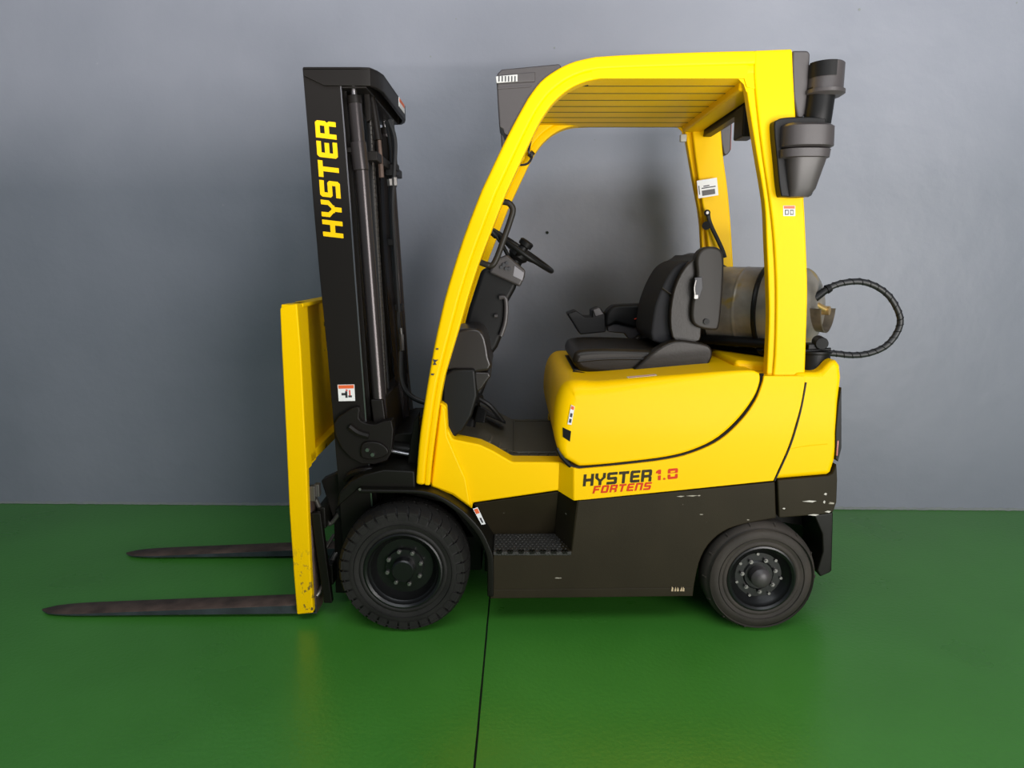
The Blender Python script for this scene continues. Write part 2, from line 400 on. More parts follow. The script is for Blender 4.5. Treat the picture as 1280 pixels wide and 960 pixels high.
# ---- overhead guard --------------------------------------------------------
GY = 0.055                                     # outer face of the guard
outer = [(519.5, 606), (521, 585), (525, 540), (534, 481), (543, 430), (554, 380), (559, 361), (574, 312), (587, 275), (602, 237), (629, 180), (646, 147), (660, 122), (677, 100), (700, 84), (720, 75.5), (745, 70), (785, 67.5), (880, 64), (960, 62), (990.5, 61)]
inner = [(537, 608), (540, 575), (550, 502), (556, 470), (567, 433), (577, 400), (585, 372), (598, 331), (613, 292), (632, 243), (665, 172), (675, 152), (690, 130), (710, 112), (732, 101.5), (750, 98), (785, 96.5), (880, 94), (943, 92)]
def resample(P, n):
    P = [Vector(p) for p in P]; L = [0]
    for a, b in zip(P, P[1:]): L.append(L[-1] + (b - a).length)
    out = []
    for k in range(n):
        t = L[-1] * k / (n - 1); i = 0
        while i < len(L) - 2 and L[i + 1] < t: i += 1
        f = (t - L[i]) / max(L[i + 1] - L[i], 1e-9); out.append(tuple(P[i].lerp(P[i + 1], f)))
    return out
NS = 56
# align stations: match inner points to nearest outer by param keyed on the curve parts
def station(P, keys):
    """resample P between key indices so both curves share bends"""
    out = []
    for (a, b, k) in keys:
        seg = smooth(P[a:b + 1], 5); r = resample(seg, k + 1); out += r[:-1]
    out.append(P[keys[-1][1]]); return out
oS = station(outer, [(0, 3, 6), (3, 9, 12), (9, 12, 8), (12, 16, 12), (16, 20, 8)])
iS = station(inner, [(0, 3, 6), (3, 9, 12), (9, 11, 8), (11, 15, 12), (15, 18, 8)])
mid = [tuple(Vector(a).lerp(Vector(b), .64)) for a, b in zip(oS, iS)]
m = MB()
m.strip(XZ(oS, GY), XZ(mid, GY), GY, GY + .085)
side_rail = build('guard_side', m, M['yellow'], FK, bevel=.012, seg=3, angle=50)
m = MB(); m.strip(XZ([tuple(Vector(a).lerp(Vector(b), .60)) for a, b in zip(oS, iS)], GY), XZ(iS, GY), GY + .005, GY + .075)
gi = build('guard_inner_rail', m, M['yellow'], side_rail, bevel=.006, seg=2, angle=50)
# rear leg
legR = [(990.5, 61), (991.5, 90), (995, 148), (1001, 200), (1005, 250), (1007.5, 300), (1009.5, 362), (1007.5, 433), (1006, 472)]
legL = [(943, 63), (943, 95), (947, 140), (953, 190), (962, 252), (967, 300), (970, 362), (969, 433), (966, 472)]
legLL = [(916, 92.5), (931, 101), (937, 140), (945, 190), (955, 252), (957.5, 300), (960, 362), (960.5, 404), (957.5, 472)]
m = MB(); m.strip(XZ(smooth(legR, 4), GY), XZ(smooth(legL, 4), GY), GY - .002, GY + .085)
rl = build('guard_rear_leg', m, M['yellow'], FK, bevel=.008, seg=3, angle=50)
m = MB()
llA = smooth([(p[0] + 4, p[1]) for p in legL][1:], 4); llB = smooth([(p[0] + 2, p[1]) for p in legLL[1:]], 4)
m.strip(XZ(llA, GY), XZ(llB, GY), GY + .010, GY + .055)
build('guard_leg_return', m, M['yellow'], rl, bevel=.006, seg=2, angle=50)
m = MB(); m.prism(XZ([(914, 92), (934, 92), (938, 118), (934, 113), (931, 104), (924, 97.5)], GY), GY + .012, GY + .02); m.prism(XZ([(928, 86), (950, 86), (950, 112), (934, 108)], GY), GY + .006, GY + .05)
build('corner_gusset', m, M['yellow'], rl, bevel=.002)
mirror(side_rail); mirror(rl)
# roof slats: bars running front to back, evenly pitched across the truck
zs = 2.055
fx = W(690, 100, .2).x - .09; rx = W(916, 98, .2).x + .01
pitch = .1175; y0 = GY + .118
for i in range(-1, 7):
    m = MB(); ya = y0 + i * pitch + .004; yb = y0 + (i + 1) * pitch - .004
    # shallow channel section
    f0 = fx + (.22 if i < 0 else 0)
    m.hexa([(f0, ya, zs), (rx, ya, zs), (rx, yb, zs), (f0, yb, zs), (f0, ya, zs + .045), (rx, ya, zs + .045), (rx, yb, zs + .045), (f0, yb, zs + .045)])
    build('roof_slat', m, M['yellow'], FK, bevel=.0015)
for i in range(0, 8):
    m = MB(); m.box(((fx + rx) / 2, y0 + i * pitch, zs + .0125), (rx - fx, .0085, .026)); build('slat_gap_shade', m, M['joint'], FK)  # black strips added in the slat gaps, standing in for the shade there
# cross members front and rear
m = MB(); a = W(668, 112, GY); m.prism([(fx - .03, zs - .005), (fx + .03, zs - .005), (fx + .05, zs + .05), (fx - .01, zs + .05)], GY + .06, 2 * YC - GY - .06)
build('front_crossbeam', m, M['yellow'], FK, bevel=.006)
m = MB(); m.prism([(rx - .012, zs - .03), (rx + .075, zs - .03), (rx + .085, zs + .06), (rx - .005, zs + .06)], GY + .06, 2 * YC - GY - .06)
build('rear_crossbeam', m, M['yellow'], FK, bevel=.01, seg=3)
m = MB(); m.prism([(rx + .076, zs - .055), (rx + .115, zs - .055), (rx + .125, zs + .05), (rx + .086, zs + .05)], GY + .09, 2 * YC - GY - .09)
build('rear_lamp_bar', m, M['plastic_black'], FK, bevel=.004)
m = MB(); p = W(932, 150, .3); m.box((p.x + .02, .36, p.z + .0), (.06, .12, .12)); m.cyl((p.x + .02, .36, p.z + .05), (rx + .09, .36, zs - .03), .012)
build('work_lamp', m, M['plastic_black'], FK, bevel=.015, seg=3)
# front lamp housings
hp = [(621, 91), (627, 85), (700, 78), (703, 83), (690, 94), (674, 112), (660, 135), (648, 156), (638, 172), (630, 166), (628, 160), (624, 158), (622, 128), (621, 108)]
m = MB(); m.prism(XZ(hp, GY), GY + .015, GY + .16)
hl = build('headlamp_housing', m, M['plastic'], FK, bevel=.008, seg=2, angle=40)
m = MB(); m.prism(XZ([(620.5, 93), (669, 89), (669, 101), (621, 104)], GY), GY + .010, GY + .13)
build('lamp_pod', m, M['plastic'], hl, bevel=.003)
m = MB(); m.prism(XZ([(619.5, 94.5), (647, 92), (647, 101), (620.5, 103)], GY), GY + .008, GY + .12)
ln = build('lamp_lens', m, M['lens'], hl, bevel=.002)
for k in range(6):
    m = MB(); m.prism(XZ([(623 + k * 4, 94.5), (624.6 + k * 4, 94.4), (624.6 + k * 4, 101), (623 + k * 4, 101.5)], GY), GY + .0065, GY + .02)
    build('lens_rib', m, M['ink'], hl)
m = MB(); m.prism(XZ([(622, 108), (665, 105.5), (664, 107.5), (622, 110.5)], GY), GY + .012, GY + .03)
build('housing_lip', m, M['plastic'], hl, bevel=.001)
mirror(hl)
# rear lamp housings
m = MB(); m.prism(XZ([(991, 63), (1010, 63), (1013, 67), (1009, 140), (1003, 148), (997, 147), (992, 120), (990.5, 80)], GY), GY + .0, GY + .075)
rlh = build('rear_lamp_housing', m, M['plastic'], FK, bevel=.008, seg=3)
m = MB(); m.prism(XZ([(1011, 66), (1014, 68), (1010.5, 138), (1007, 143)], GY), GY + .012, GY + .065)
tag(build('lamp_lens', m, M['red_lens'], rlh, bevel=.003), 'red tail lamp lens')
mirror(rlh)
m = MB(); p0, p1 = W(857, 176, 2 * YC - GY - .09), W(847, 166, 2 * YC - GY - .09); m.box((p0.x - .015, 2 * YC - GY - .1, p0.z + .01), (.03, .03, .035))
build('far_bracket', m, M['lens'], FK, bevel=.006).name = 'marker_lens'

# ---- air intake on the near rear leg
YI = GY - .004
m = MB(); m.prism(smooth(XZ([(962, 160), (966, 153), (975, 150), (1000, 149), (1020, 150), (1026, 154), (1024, 190), (1016, 225), (1010, 242), (1004, 247), (976, 247), (970, 242), (966, 205)], YI), 3, True), YI - .045, YI + .03)
ai = build('air_cleaner', m, M['plastic_black'], FK, bevel=.012, seg=3, angle=50)
def half(name, prof, cx, cyy, mt, par, n=20, sx=1):
    """half-round bowl bulging towards the viewer: prof = (v pixel, half-width px, bulge m)"""
    m = MB(); rings = []
    for v, uL, uR, bul in prof:
        a = W(uL, v, YI - .045); b = W(uR, v, YI - .045); r = []
        for k in range(n + 1):
            t = PI * k / n
            x = (a.x + b.x) / 2 - (b.x - a.x) / 2 * math.copysign(abs(math.cos(t)) ** .7, math.cos(t))
            r.append(m.bm.verts.new((x, YI - .03 - bul * math.sin(t) ** .6, a.z)))
        rings.append(r)
    for A, B in zip(rings, rings[1:]):
        for k in range(n): m.face([A[k], A[k + 1], B[k + 1], B[k]])
        m.face([A[n], A[0], B[0], B[n]])
    m.face(rings[0][::-1]); m.face(rings[-1])
    return build(name, m, mt, par, angle=35)
half('cleaner_cap', [(154, 984, 1022, .03), (157, 978, 1036, .075), (160, 976, 1040, .085), (184, 975, 1039, .085), (186, 978, 1036, .075)], 0, 0, M['plastic'], ai)
half('cleaner_bowl', [(187, 977, 1034, .06), (188, 974, 1036, .078), (198, 974, 1034, .078), (199, 981, 1031, .07), (236, 985, 1019, .045), (246, 986, 1012, .03)], 0, 0, M['plastic'], ai)
# intake stack: elbow and hood
c0 = W(1022, 152, YI); c1 = W(1026, 118, YI)
m = MB(); m.tube([c0 + Vector((0, .01, -.02)), c0 + Vector((.0, .0, .02)), c1 + Vector((0, 0, -.01)), c1 + Vector((.0, 0, .02))], .047, n=24)
build('intake_pipe', m, M['plastic_black'], ai)
pc = W(1031, 118, YI)
m = MB(); zt = W(1031, 79, YI).z; zb = pc.z; z1 = W(1031, 112, YI).z
m.lathe((pc.x, YI, 0), (0, 0, 1), [(zb - .010, .0), (zb - .010, .050), (zb, .066), (zb + .012, .066), (zb + .013, .060), (z1 + .0, .059), (zt - .004, .059), (zt, .054), (zt, 0)], 28)
build('rain_hood', m, M['plastic'], ai, angle=25)
m = MB(); A = []
for k in range(13):
    t = math.radians(185 + 95 * k / 12); A.append([m.bm.verts.new((pc.x + math.cos(t) * q, YI + math.sin(t) * q, z)) for q, z in ((.0615, zt - .002), (.0615, z1 + .035), (.056, z1 + .035), (.056, zt - .002))])
for a, b in zip(A, A[1:]):
    for q in range(4): m.face([a[q], a[(q + 1) % 4], b[(q + 1) % 4], b[q]])
m.face(A[0]); m.face(A[-1][::-1]); build('hood_louvre', m, M['plastic_black'], ai)

sticker('warning_sticker', corners(979, 257, 994, 270, GY - .003), FK, [(.04, .7, .96, .97, 'orange'), (.12, .1, .45, .6, 'ink'), (.2, .2, .38, .5, 'white'), (.55, .1, .85, .6, 'ink'), (.6, .2, .8, .5, 'white')])
fy = 2 * YC - GY - .112
sticker('load_chart_sticker', [W(873, 248, fy), W(898, 244, fy), W(896, 222, fy), W(871, 226, fy)], FK, [(.2, .1, .85, .4, 'plastic'), (.2, .5, .9, .56, 'ink'), (.3, .6, .6, .66, 'ink'), (.05, .2, .1, .7, 'ink')])

for pts in ([(545, 435.5), (548, 435), (548, 437), (545, 437)], [(541, 449), (545, 450), (548, 449.5), (544, 453), (546, 456), (541, 456), (543, 453)], [(539, 467), (543, 467), (542, 469), (539, 469)], [(984, 485), (987, 485), (986, 489), (984.5, 488)]):
    m = MB(); m.prism(XZ(pts, GY - .002), GY - .0035, GY + .006); build('paint_chip', m, M['ink'], FK)
# ---- body side: front cowl side (set back), rear frame side (proud)
YA, YB = .095, .035
ya_pts = [(550, 503), (558, 508), (559.5, 536), (566, 549), (600, 556), (617, 564), (640, 577.5), (702, 578), (702, 616), (697, 613.5), (591, 629), (590, 637), (578, 628), (565, 619), (537.5, 608)]
m = MB(); m.prism(XZ(ya_pts, YA), YA, YA + .10)
cs = build('cowl_side', m, M['yellow'], FK, bevel=.008, seg=3, angle=30)
m = MB(); m.prism(XZ([(551, 505), (557, 510), (560, 545), (583, 598), (589, 634), (566, 617), (539, 607)], YA), YA - .010, YA + .02)
build('fender_panel', m, M['yellow'], cs, bevel=.009, seg=3, angle=30)
far_cowl = mirror(cs); far_cowl.location.z -= .07
curve = [(724, 584), (778, 579), (833, 572), (868, 562.5), (899, 547), (925, 523), (942, 499), (950, 480), (953, 469)]
seam = [(1006.5, 470), (1006, 480), (1001, 508), (993, 535), (984, 562), (970, 594), (967, 601)]
body = [(717, 585)] + smooth([(724, 586.5), (778, 581.5), (834, 574.5), (869.5, 565), (901, 549.5), (927.5, 525), (944.5, 501), (952.5, 481), (955, 470)], 4) + smooth(seam, 3) + [(850, 613), (735, 624.5), (717, 626)]
m = MB(); m.prism(XZ(body, YB), YB, YB + .12)
ca = [W(717, 585, YB), W(717, 626, YB), W(697.5, 614, YA), W(699, 577, YA)]
m.hexa(ca + [q + Vector((0.0, .07, 0)) for q in ca])
fs = build('frame_side', m, M['yellow'], FK, bevel=.008, seg=3, angle=32)
mirror(fs)
# ---- hood (full width, generous round corners)
hood = [(695, 558), (692.5, 536), (694, 512), (698, 493), (704, 481), (714, 476), (746, 479), (785, 475), (899, 464), (940, 463), (951, 468), (949.5, 481), (943, 498)] + smooth(curve[::-1][2:], 3) + [(709, 577)]
YH = .048
def rounded_block(outline, rad, ya, yb, n=7):
    """side outline lofted across the truck, each rim vertex rounded by its own radius"""
    P = [Vector(p) for p in outline]; N = len(P)
    ar = sum(P[i].x * P[(i + 1) % N].y - P[(i + 1) % N].x * P[i].y for i in range(N))
    nor = []
    for i in range(N):
        t = (P[(i + 1) % N] - P[i - 1]).normalized(); q = Vector((-t.y, t.x)); nor.append(q if ar > 0 else -q)
    m = MB(); rings = []
    ks = [k / n * PI / 2 for k in range(n, -1, -1)]
    for t in ks: rings.append([m.bm.verts.new((P[i].x + nor[i].x * rad[i] * (1 - math.cos(t)), ya + rad[i] * (1 - math.sin(t)), P[i].y + nor[i].y * rad[i] * (1 - math.cos(t)))) for i in range(N)])
    for t in ks[::-1]: rings.append([m.bm.verts.new((P[i].x + nor[i].x * rad[i] * (1 - math.cos(t)), yb - rad[i] * (1 - math.sin(t)), P[i].y + nor[i].y * rad[i] * (1 - math.cos(t)))) for i in range(N)])
    for a, b in zip(rings, rings[1:]):
        for i in range(N): m.face([a[i], a[(i + 1) % N], b[(i + 1) % N], b[i]])
    m.face(rings[0]); m.face(rings[-1][::-1]); return m
h1 = smooth([(706, 574), (699, 566), (695, 555), (692.5, 536), (694, 512), (698, 495), (704, 484), (713, 478), (726, 477), (746, 478), (785, 475)], 4)
h2 = smooth([(785, 475), (840, 470), (899, 465), (936, 463), (946, 465), (951, 469), (950, 480), (943, 497), (925, 523), (899, 547), (868, 562.5), (833, 572), (778, 579), (724, 584)], 4)
ho = h1 + h2[1:]
def hrad(u, v):
    if v > 540 and u > 712: return .012
    if u > 925: return .010
    if u < 715: return .012 + .058 * min(1, max(0, (584 - v) / 50))
    if v < 482 and u < 930: return .055 - .042 * (u - 715) / 215
    return .02
hr = [hrad(u, v) for u, v in ho]
hr = [sum(hr[(i + d) % len(hr)] for d in range(-3, 4)) / 7 for i in range(len(hr))]
hd = build('hood', rounded_block(XZ(ho, YH), hr, YH, 2 * YC - YH), M['yellow'], FK, angle=75)
k_ = hd.modifiers.new('wn', 'WEIGHTED_NORMAL')
# rubber seal following the lower edge of the hood
sp = smooth([(951.5, 467), (951, 480), (944, 498), (926.5, 522.5), (900, 547.5), (869, 563.5), (833.5, 573), (778, 580), (724, 585), (706, 576), (697, 562)], 5)
m = MB(); m.tube([W(u, v, YH + .006) + Vector((0, max(0, (716 - u)) * .0012, 0)) for u, v in sp], .0098, n=8, sm=1)
build('hood_seal', m, M['plastic_black'], FK)
from mathutils.bvhtree import BVHTree
BV = BVHTree.FromPolygons([v.co for v in hd.data.vertices], [tuple(p.vertices) for p in hd.data.polygons])
def on_hood(u, v):
    d = (W(u, v, 0) - Vector((0, CY, CZ))).normalized()
    return BV.ray_cast(Vector((0, CY, CZ)), d)[0] or W(u, v, YH)
q4 = [on_hood(703.5, 534), on_hood(703.5, 546), on_hood(712.5, 552), on_hood(714, 539)]
nq = (q4[1] - q4[0]).cross(q4[2] - q4[0]).normalized()
if nq.y > 0: nq = -nq
m = MB(); m.hexa([q + nq * .004 for q in q4] + [q - nq * .012 for q in q4])
build('hood_latch', m, M['plastic_black'], FK, bevel=.0015)
sticker('caution_sticker', [on_hood(709.5, 530) + nq * .0035, on_hood(714.5, 531) + nq * .0035, on_hood(718.5, 508) + nq * .0035, on_hood(714, 506) + nq * .0035], FK, [(.1, .8, .9, .97, 'orange'), (.2, .1, .8, .3, 'plastic'), (.2, .4, .8, .6, 'plastic')])
hz1 = W(785, 475, YH).z + .0005; hz2 = W(820, 471.6, YH).z + .0005; hx1 = W(785, 475, .09).x; hx2 = W(821, 475, .09).x
sticker('hood_sticker', [(hx1, .088, hz1), (hx2, .088, hz2), (hx2 - .002, .118, hz2), (hx1 - .002, .118, hz1)], FK, [(.05, .2, .95, .5, 'orange')], base='white')
# ---- lettering on the frame side
def along(u0, v0, u1, v1, n, Y):             # world vector per cap height
    return (W(u1, v1, Y) - W(u0, v0, Y)) / n
def word_len(t, gap=.12): return sum(LET[c][0] + gap for c in t) - gap
yy = YB - .0005
o_ = W(728.5, 608, yy)
lettering('brand_lettering', 'HYSTER', o_, along(728.5, 608, 814, 601.5, word_len('HYSTER'), yy), along(728.5, 608, 729.8, 593, 1, yy), M['dark_print'], FK)
lettering('model_lettering', '1.8', W(819.5, 600.5, yy), along(819.5, 600.5, 847, 598, word_len('1.8'), yy), along(819.5, 600.5, 820, 587.5, 1, yy), M['red'], FK)
lettering('series_lettering', 'FORTENS', W(740.5, 617, yy), along(740.5, 617, 812.5, 612, word_len('FORTENS', .2), yy), along(740, 616, 742.5, 606.5, 1, yy), M['red'], FK, gap=.2)

# ---- dark lower chassis
sk = [(722, 626), (850, 614), (966, 602.5), (969, 602), (970.5, 648)] + smooth([(970, 648), (930, 655.5), (904, 665), (885, 682), (874, 704), (868, 732), (866.5, 745)], 3)[1:] + [(740, 747), (612.5, 748), (613.5, 720), (616.5, 693), (714, 689)]
m = MB(); m.prism(XZ(sk, YB + .004), YB + .004, YB + .16)
skirt = build('chassis_side', m, M['skirt'], FK, bevel=.006, seg=2, angle=40)
m = MB(); m.prism(XZ([(613, 737.5), (866, 734.5), (866.3, 745.5), (612.6, 748.5)], YB), YB + .001, YB + .03)
build('chassis_sill', m, M['skirt'], skirt, bevel=.003)
mirror(skirt)
m = MB(); m.hexa([W(722, 626, YB + .006), W(714, 690, YB + .006), W(693, 668, .225), W(698, 616, .10), W(730, 626, YB + .006) + Vector((.0, .01, 0)), W(722, 690, YB + .01), W(702, 668, .24), W(706, 616, .12)])
build('step_cheek', m, M['skirt'], FK, bevel=.003)
m = MB(); m.prism(XZ([(592, 629), (700, 614), (700, 672), (612, 672), (606, 650)], YA + .01), YA + .012, YA + .02)
m = MB()
a = [W(592, 630, YA + .008), W(700, 614.5, YA + .008), W(694, 667, .225), W(615, 669, .225)]
m.hexa(a + [q + Vector((0, .04, 0)) for q in a]); build('step_riser', m, M['skirt'], FK, bevel=.003)
tz = W(660, 690, YB).z
xa, xb = W(616.5, 690, YB).x, W(714, 690, YB).x
m = MB(); m.hexa([(xa, YB - .0, tz - .015), (xb, YB - .0, tz - .015), (xb, .25, tz - .015), (xa, .25, tz - .015), (xa, YB, tz), (xb, YB, tz), (xb, .25, tz), (xa, .25, tz)])
st = build('step_tread', m, M['tread_plate'], FK, bevel=.003)
for k in range(7):                            # grip teeth on the edge of the step
    x = xa + (xb - xa) * (.08 + .14 * k)
    m = MB(); m.prism([(x - .008, tz - .006), (x + .008, tz - .006), (x + .011, tz + .004), (x + .004, tz + .006), (x, tz + .001), (x - .004, tz + .006), (x - .011, tz + .004)], YB - .004, YB + .012)
    build('grip_tooth', m, M['black'], st)
# grip studs over the tread
m = MB()
for i in range(18):
    for j in range(7):
        m.lathe((xa + .008 + (xb - xa - .02) * (i + .5 * (j % 2)) / 17.5, YB + .03 + .024 * j + rw.uniform(-.003, .003), tz), (0, 0, 1), [(0, .005), (.003, .003), (.0032, 0)], 6)
o = build('grip_stud', m, M['tread_plate'], st); o['kind'] = 'stuff'
# data marks on the sill
mk = mat('paint_mark', (.55, .42, .26), .7)
for k, dx in enumerate((0, 3.6, 7, 11, 14)):
    u = 839 + dx; m = MB()
    m.prism(XZ([(u, 739), (u + 1 + k % 2, 733.5), (u + 2.6, 735 + k % 3), (u + 2.3, 739)], YB), YB - .0008, YB + .004)
    build('paint_mark', m, mk, FK)
mk = mat('scuffed_paint', (.42, .38, .30), .7)
for (u, v, l) in ((846, 621, 10), (858, 620.3, 14), (872, 620, 4)):
    m = MB(); m.prism(XZ([(u, v), (u + l * .5, v - .8), (u + l, v - .6), (u + l * .6, v + .6)], YB), YB + .0028, YB + .005)
    build('scuff_mark', m, mk, FK)

# inner chassis mass: closes the body between the sides, below floor and hood
z0 = .12
def bx(name, u0, v0, u1, v1, Y, ya, yb, mt, par=FK, bev=.006):
    m = MB(); m.prism(XZ([(u0, v1), (u1, v1), (u1, v0), (u0, v0)], Y), ya, yb); return build(name, m, mt, par, bevel=bev)
bx('chassis_frame', 604, 640, 868, 735, YA, .245, 2 * YC - .245, M['black'])
bx('engine_bay', 705, 590, 960, 650, YA, .16, 2 * YC - .16, M['black'])
bx('rear_axle', 868, 690, 1000, 720, YA, .30, 2 * YC - .30, M['black'])
bx('front_axle', 455, 690, 600, 735, YA, .26, 2 * YC - .26, M['black'])
m = MB(); m.prism(XZ([(536, 600), (604, 640), (604, 700), (560, 640), (470, 618), (440, 625), (440, 612), (478, 596)], YA), .19, 2 * YC - .19)
build('front_bulkhead', m, M['black'], FK)

# ---- counterweight
cwy = [(1006.5, 466), (1026, 466), (1040, 450), (1047, 451), (1051.5, 457), (1053, 472), (1050.5, 500), (1048, 560), (1045, 576), (1040, 591), (1036, 594.5), (960, 601), (972, 566), (982, 536), (990, 508), (994, 466)]
m = MB(); m.prism(XZ(cwy, YB), YB + .003, 2 * YC - YB)
cw = build('counterweight', m, M['yellow'], FK, bevel=.026, seg=5, angle=50)
m = MB(); m.prism(XZ([(972, 600.5), (1036, 595), (1041, 592), (1046.5, 580), (1047.5, 600), (1046.5, 628), (1042, 641), (1030, 643.5), (974, 648)], YB), YB + .002, 2 * YC - YB - .002)
build('counterweight_skirt', m, M['skirt'], FK, bevel=.006, seg=2, angle=40)
m = MB(); m.prism(XZ([(1050.2, 488), (1051.5, 484), (1051.5, 560), (1047, 577), (1044.5, 573), (1044.5, 540), (1047.5, 505)], YB), YB - .003, YB + .05)
ms = MB(); ms.tube([W(u + .8, v, YB + .001) for u, v in smooth([(1006.5, 478), (1001, 508), (994, 535), (985, 562), (970, 595), (967, 601)], 4)], .0042, n=6, sm=1); build('panel_seam', ms, M['plastic_black'], FK)
cg = build('corner_recess', m, M['plastic_black'], cw, bevel=.003)
m = MB(); a = W(1046, 560, YB); m.box((a.x + .001, YB + .01, a.z), (.006, .03, .06)); build('tail_reflector', m, M['red_lens'], cw, bevel=.002)
m = MB(); m.tube([W(986, 561.5, YB + .003), W(1010, 557, YB + .003), W(1034, 555, YB + .003)], .0018, n=6, sm=4); build('casting_ridge', m, M['yellow'], cw)
mk = mat('scraped_primer', (.55, .52, .46), .7)
for (u, v, l, h) in ((1003, 627, 18, 2.2), (1010, 644, 14, 2), (1030, 618, 4, 3), (978, 636, 4, 2), (1031, 640, 8, 2.5), (1029, 628, 3, 4)):
    m = MB(); m.prism(XZ([(u, v), (u + l * .5, v - h * .6), (u + l, v - h * .3), (u + l * .7, v + h * .5)], YB), YB + .0012, YB + .004)
    build('scrape_mark', m, mk, FK)
# rear wheel arch and rear flap, black
m = MB()
fl_o = smooth([(930, 655), (972, 648), (1005, 645), (1042.5, 640)], 3) + [(1041, 700), (1039.5, 716), (1026, 722), (1022, 712)] + smooth([(1034, 690), (1032, 672), (1022, 652), (1000, 649)], 3)[:-1]
m.prism(XZ([(1018, 644.5), (1042.5, 641), (1041, 700), (1039.5, 716), (1026, 722), (1022, 714), (1029, 690), (1028, 668)], YB), YB + .004, YB + .2)
ra = build('rear_flap', m, M['black'], FK, bevel=.006); mirror(ra)
m = MB(); m.prism(XZ([(875, 640), (1038, 640), (1038, 712), (1026, 718), (1026, 680), (1000, 655), (950, 648), (905, 660), (885, 680), (880, 700), (872, 700)], .25), .24, 2 * YC - .24)
build('rear_arch', m, M['black'], FK)
# filler neck pot on the counterweight
p = W(1023, 466, YB + .06); 
m = MB(); zt = W(1023, 440, YB + .06).z
cx, cyy = p.x, YB + .115
m.lathe((cx, cyy, 0), (0, 0, 1), [(p.z - .02, .062), (p.z + .004, .068), (p.z + .010, .066), (p.z + .022, .060), (zt - .012, .060), (zt - .008, .066), (zt, .066), (zt, 0)], 28)
m.cyl((cx - .05, cyy - .03, zt), (cx + .05, cyy - .03, zt + .008), .006)
build('bracket_pivot', m, M['plastic_black'], FK, angle=40)
m = MB(); m.cyl((cx + .01, cyy - .045, zt + .03), (cx + .03, cyy + .04, zt + .03), .024); m.box((cx - .01, cyy, zt + .012), (.05, .06, .03)); build('bracket_clamp', m, M['plastic_black'], FK, bevel=.004)

